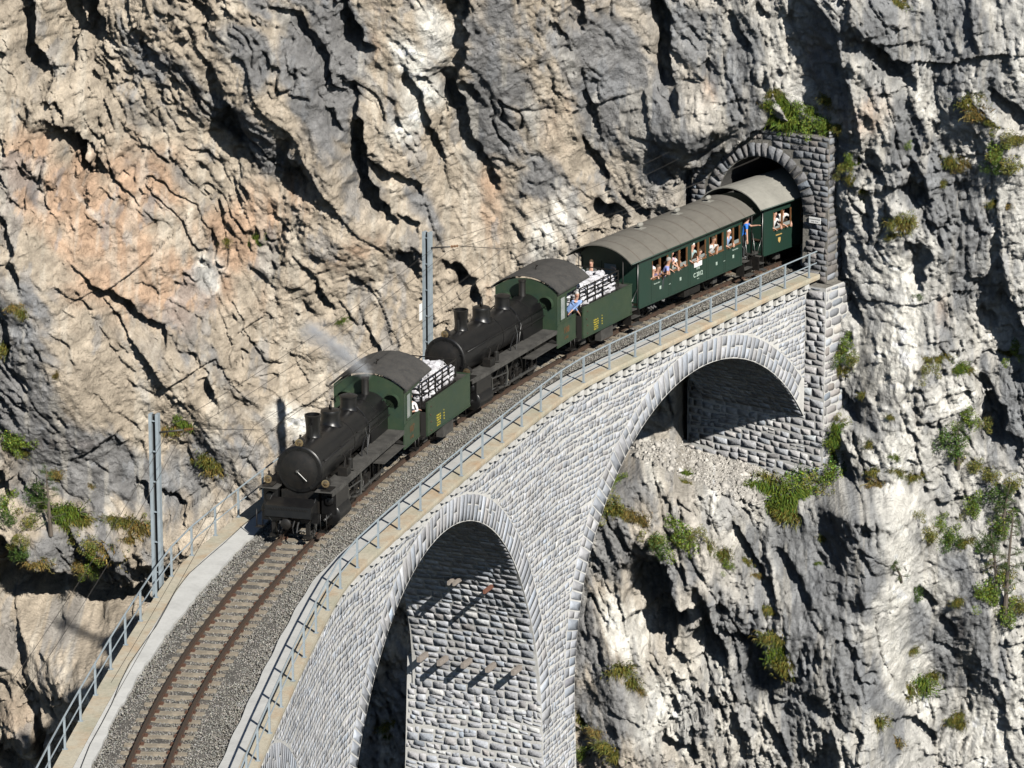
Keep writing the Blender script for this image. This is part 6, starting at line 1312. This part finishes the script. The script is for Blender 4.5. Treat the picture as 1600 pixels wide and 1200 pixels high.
PLANTS = {   # cluster phrase: (kind, colour, px, py, size m)
 'above the tunnel arch': [('g', 'green', 1213, 160, .8), ('g', 'green', 1232, 172, 1.0), ('g', 'green', 1222, 190, 1.0), ('g', 'green', 1243, 190, 1.1), ('g', 'olive', 1208, 146, .5), ('g', 'green', 1270, 178, .8), ('s', 'green', 1262, 196, 1.0), ('s', 'green', 1283, 196, .8), ('g', 'green', 1300, 199, .8), ('g', 'olive', 1296, 158, .7), ('g', 'olive', 1314, 201, .5), ('s', 'green', 1245, 170, .7)],
 'beside the tunnel pillar': [('s', 'green', 1326, 243, .5), ('g', 'green', 1332, 255, .6), ('s', 'olive', 1322, 262, .6), ('g', 'olive', 1328, 282, .5), ('g', 'olive', 1345, 296, .4), ('g', 'green', 1344, 312, .3), ('s', 'olive', 1413, 340, .7), ('g', 'olive', 1405, 352, .8), ('g', 'brown', 1418, 352, .7), ('g', 'olive', 1396, 368, .5)],
 'high on the right-hand cliff': [('g', 'olive', 1517, 160, .8), ('g', 'brown', 1530, 178, .7), ('g', 'olive', 1547, 190, .5), ('s', 'olive', 1570, 212, .8), ('s', 'green', 1560, 232, 1.0), ('s', 'olive', 1570, 250, 1.0), ('s', 'dark', 1552, 262, .7), ('g', 'olive', 1590, 218, .6), ('g', 'olive', 1492, 254, .8), ('g', 'brown', 1506, 258, .6), ('g', 'olive', 1470, 286, .4), ('g', 'olive', 1557, 317, .5), ('g', 'brown', 1575, 320, .5), ('g', 'olive', 1400, 6, .6), ('s', 'green', 1417, 226, .35)],
 'right of the bright streak at the picture edge': [('s', 'green', 1590, 545, .9), ('g', 'olive', 1578, 556, .7), ('g', 'olive', 1470, 562, .6), ('s', 'olive', 1450, 577, .7), ('g', 'green', 1500, 575, .6), ('g', 'olive', 1512, 577, .5), ('g', 'olive', 1447, 560, .35), ('s', 'dark', 1434, 462, .3)],
 'on the rock right of the last arch': [('s', 'green', 1326, 522, .5), ('s', 'green', 1318, 542, .9), ('s', 'olive', 1326, 556, .7), ('s', 'dark', 1310, 560, .8), ('g', 'olive', 1314, 578, .6), ('g', 'green', 1304, 640, .5), ('s', 'olive', 1316, 655, .6), ('g', 'green', 1312, 672, .8), ('g', 'green', 1308, 690, .8), ('g', 'olive', 1305, 708, .5)],
 'on the green bank below the abutment': [('g', 'green', 1186, 762, 1.0), ('g', 'green', 1205, 770, 1.2), ('s', 'green', 1225, 762, 1.2), ('g', 'green', 1222, 785, 1.2), ('s', 'green', 1250, 750, 1.3), ('s', 'dark', 1272, 742, 1.3), ('s', 'green', 1290, 750, 1.3), ('s', 'dark', 1300, 728, 1.1), ('g', 'olive', 1225, 805, 1.0), ('g', 'green', 1250, 775, 1.2), ('s', 'olive', 1278, 766, 1.1), ('g', 'olive', 1200, 752, .9), ('g', 'green', 1238, 795, 1.0), ('s', 'green', 1262, 728, .9)],
 'on the rock under the last arch': [('s', 'green', 966, 748, .7), ('s', 'green', 955, 760, .6), ('g', 'green', 1068, 742, .7), ('g', 'olive', 1072, 755, .5), ('s', 'olive', 948, 785, .9), ('g', 'olive', 962, 800, .8), ('g', 'brown', 985, 806, .8), ('g', 'brown', 1000, 815, .7), ('s', 'olive', 1020, 838, .8), ('s', 'dark', 1035, 848, 1.1), ('s', 'green', 1060, 838, 1.2), ('s', 'green', 1050, 818, .9), ('s', 'olive', 1085, 830, .8), ('g', 'olive', 1105, 855, .7), ('g', 'olive', 1130, 868, .7), ('s', 'green', 1136, 882, .5), ('g', 'olive', 1165, 878, .5), ('g', 'green', 1120, 866, .4)],
 'low on the rock beneath the arches': [('g', 'olive', 1212, 1000, .9), ('g', 'green', 1222, 1020, 1.1), ('g', 'olive', 1228, 1045, 1.0), ('g', 'olive', 1205, 955, .7), ('g', 'brown', 1180, 900, .5), ('g', 'olive', 968, 1050, .9), ('g', 'olive', 985, 1068, .8), ('g', 'brown', 998, 1080, .5), ('g', 'olive', 908, 1125, .8), ('g', 'brown', 930, 1145, .6), ('g', 'olive', 950, 1172, .9), ('g', 'olive', 965, 1185, .7), ('s', 'green', 912, 1172, .7), ('g', 'olive', 605, 1135, .6), ('g', 'green', 600, 1150, .4)],
 'on the slope of the right-hand cliff': [('s', 'olive', 1430, 803, .6), ('s', 'olive', 1448, 826, .8), ('s', 'green', 1478, 832, .9), ('s', 'dark', 1488, 848, .8), ('s', 'green', 1468, 812, .7), ('g', 'olive', 1450, 842, .6), ('s', 'green', 1512, 648, .9), ('s', 'olive', 1530, 662, .8), ('s', 'dark', 1480, 692, 1.1), ('s', 'olive', 1518, 722, .7), ('s', 'olive', 1540, 732, .8), ('s', 'green', 1525, 785, 1.0), ('s', 'dark', 1552, 775, 1.1), ('s', 'green', 1560, 815, 1.1), ('s', 'olive', 1572, 750, .8), ('g', 'olive', 1368, 738, .7), ('g', 'brown', 1374, 760, .7), ('g', 'olive', 1400, 738, .5), ('g', 'olive', 1428, 745, .7), ('g', 'green', 1398, 715, .4), ('g', 'olive', 1362, 695, .5), ('s', 'olive', 1500, 805, .6), ('g', 'olive', 1393, 652, .4), ('g', 'olive', 1350, 618, .4)],
 'beside the thin pines at the right edge': [('s', 'green', 1548, 915, 1.2), ('s', 'green', 1530, 925, 1.0), ('s', 'olive', 1590, 935, 1.1), ('s', 'green', 1575, 955, 1.1), ('g', 'olive', 1510, 850, .6), ('s', 'olive', 1560, 890, .9), ('s', 'dark', 1532, 850, .8), ('s', 'dark', 1430, 928, .7), ('g', 'olive', 1500, 940, .6)],
 'at the foot of the right-hand cliff': [('g', 'green', 1438, 1068, 1.0), ('g', 'olive', 1420, 1080, .8), ('g', 'olive', 1455, 1058, .8), ('g', 'olive', 1498, 1120, .8), ('g', 'olive', 1506, 1135, .7), ('g', 'olive', 1370, 1130, .8), ('g', 'brown', 1400, 1160, .6), ('g', 'olive', 1425, 1018, .5), ('g', 'olive', 1290, 842, .5), ('g', 'green', 1278, 880, .3)],
 'on the left edge of the cliff': [('s', 'green', 12, 680, 1.2), ('s', 'green', 30, 690, .9), ('g', 'olive', 32, 705, .7), ('g', 'brown', 22, 478, .6), ('g', 'olive', 32, 490, .6), ('g', 'brown', 86, 585, .5), ('g', 'olive', 6, 548, .9), ('s', 'green', 5, 785, 1.1), ('s', 'dark', 10, 810, .9)],
 'on the outcrop left of the near mast': [('s', 'dark', 60, 768, 1.0), ('s', 'green', 68, 790, .9), ('s', 'olive', 45, 812, 1.0), ('g', 'green', 105, 802, 1.3), ('g', 'green', 90, 812, 1.0), ('g', 'olive', 122, 818, 1.0), ('s', 'olive', 140, 845, 1.0), ('s', 'green', 142, 865, .9), ('s', 'green', 135, 885, .9), ('g', 'brown', 168, 865, 1.1), ('g', 'brown', 122, 885, .8), ('g', 'brown', 60, 880, .8), ('s', 'olive', 35, 842, .8), ('s', 'dark', 40, 865, .8), ('g', 'brown', 85, 740, .6), ('g', 'olive', 175, 812, .7), ('g', 'olive', 195, 822, 1.0), ('g', 'brown', 215, 830, 1.1), ('s', 'olive', 230, 815, .7), ('g', 'brown', 205, 845, .9), ('g', 'brown', 140, 760, .4)],
 'between the near mast and the engine': [('s', 'green', 276, 655, .8), ('g', 'green', 290, 662, .9), ('g', 'brown', 262, 672, .9), ('g', 'olive', 330, 724, 1.1), ('g', 'brown', 342, 733, .9), ('g', 'olive', 298, 720, .4)],
 'high on the cliff above the track': [('g', 'olive', 352, 378, .5), ('g', 'green', 402, 374, .6), ('g', 'green', 535, 500, .5), ('g', 'olive', 1196, 165, .5)],
}
ORD = ['leftmost', 'second from the left', 'third from the left', 'fourth from the left', 'fifth from the left', 'sixth from the left', 'seventh from the left', 'eighth from the left', 'ninth from the left', 'tenth from the left']
KW = {('g', 'green'): ('green grass tuft', 'grass_tuft'), ('g', 'olive'): ('olive grass tuft', 'grass_tuft'), ('g', 'brown'): ('brownish grass tuft', 'grass_tuft'), ('s', 'green'): ('green bush', 'bush'), ('s', 'dark'): ('dark green bush', 'bush'), ('s', 'olive'): ('olive bush', 'bush')}
rp = random.Random(5)
for ph_, L in PLANTS.items():
    by = {}
    for it in L: by.setdefault((it[0], it[1]), []).append(it)
    for key, items in by.items():
        items.sort(key=lambda q: q[2])
        for i, (kd_, cn, px, py, sz) in enumerate(items):
            p_, t_ = on_cliff(px, py); what, nm = KW[key]
            o_ = ORD[i] if i < len(items) - 1 or len(items) > 10 else 'rightmost'; lab = (what if len(items) == 1 else ('%s %s' % (o_, what) if 'from' not in o_ else '%s %s' % (o_.replace(' from the left', ''), what) + ' from left')) + ' ' + ph_
            o = link(nm, PRO[kd_, cn, rp.randint(0, 1)]); o.location = p_ + Vector((0, -.06, -.05)); s_ = sz * (1.25 if px < 400 else 1.4); o.scale = (s_ * rp.uniform(.85, 1.2), s_, s_ * rp.uniform(.85, 1.15)); o.rotation_euler = (rp.uniform(-.15, .15), rp.uniform(-.4, .4), rp.uniform(-.5, .5))
            tag(o, lab, 'grass' if kd_ == 'g' else 'bush', 'plants ' + ph_)
def pine(px, py, h_, lean, bare, lab, seed):
    p_, t_ = on_cliff(px, py); r = np.random.default_rng(seed); e = empty('pine_tree', p_ + Vector((0, .1, -.1)), label=lab, cat='tree', group='small pines on the right-hand cliff' if px > 800 else None)
    b = MB(); top = Vector((lean * h_, .25, h_)); pt = lambda q: Vector((top.x * q * q, .35 * math.sin(q * 1.6), h_ * q)); b.tube([pt(q) for q in np.linspace(0, 1, 8)], [.06 * h_ ** .4 * (1 - .8 * q) for q in np.linspace(0, 1, 8)], 7)
    tips = []
    for i in range(int(10 + h_ * 5)):
        q = r.uniform(bare, .98); a = r.uniform(0, 6.28); L_ = (.2 + .55 * (1 - q) * min(h_, 3) / 2) * r.uniform(.6, 1.2); s0 = pt(q); d = Vector((math.cos(a), math.sin(a) * .8 + .25, r.uniform(-.1, .35))).normalized(); e1 = s0 + d * L_; b.tube([s0, s0 + d * L_ * .6 + Vector((0, 0, -.02)), e1], [.02, .014, .006], 5); tips.append((s0 + d * L_ * .5, e1))
    tr = b.build('trunk', MT['bark'], e)
    n = len(tips) * 90; V = []; 
    A = np.array([tuple(a_) for a_, _ in tips]); B_ = np.array([tuple(b_) for _, b_ in tips]); j = r.integers(0, len(tips), n); q = r.uniform(0, 1.05, n)[:, None]; C_ = A[j] * (1 - q) + B_[j] * q + r.normal(0, .045, (n, 3)); d = r.normal(0, 1, (n, 3)); d /= np.linalg.norm(d, axis=1)[:, None]; sd_ = np.cross(d, r.normal(0, 1, (n, 3))); sd_ /= np.linalg.norm(sd_, axis=1)[:, None]
    V = np.stack([C_ - sd_ * .006, C_ + sd_ * .006, C_ + d * .075], 1).reshape(-1, 3)
    link('crown', npmesh('crown', V, np.arange(3 * n).reshape(-1, 3), MT['leaf'], col=np.repeat(leaf_cols(n, (.05, .085, .02), .35, seed), 3, 0)), e)
pine(1497, 728, 2.0, .05, .3, 'small pine with a forked thin stem above the dark bush on the right-hand cliff', 3)
pine(1570, 962, 4.4, -.04, .25, 'tallest thin pine at the right edge of the cliff', 4)
pine(1556, 940, 3.0, .1, .55, 'dead-looking bare pine just left of the tallest one', 5)
pine(1408, 905, 1.1, .5, .2, 'small pine twig leaning over the pale streak', 6)
pine(80, 832, 2.8, .02, .25, 'slender dark pine on the outcrop left of the near mast', 7)
pine(1566, 830, 2.2, -.1, .2, 'bushy small pine above the tallest thin pine at the right edge', 8)
# loose stones on the ledge at the foot of the abutment
N = 1800; V = []; r = np.random.default_rng(9); cnt = 0; P_ = []
for px, py in zip(r.uniform(985, 1200, 5200), r.uniform(688, 790, 5200)):
    if py > 700 + (px - 1040) * .42 + 34: continue
    p_, t_ = on_cliff(px, py)
    if t_ > 100: P_.append(tuple(p_))
P_ = np.array(P_); N = len(P_); rr = np.exp(r.normal(math.log(.042), .6, N)).clip(.015, .22); D = oct_[None] * r.uniform(.6, 1.3, (N, 6, 1)) + r.uniform(-.3, .3, (N, 6, 3))
link('scree', npmesh('scree', (P_[:, None] + D * rr[:, None, None]).reshape(-1, 3), (np.arange(N)[:, None, None] * 6 + of3[None]).reshape(-1, 3), MT['gravel'], col=np.repeat(np.clip(np.exp(r.normal(math.log(.38), .2, N)), .2, .6)[:, None] * np.array([[1.03, .98, .9]]), 6, 0)), kind='stuff')
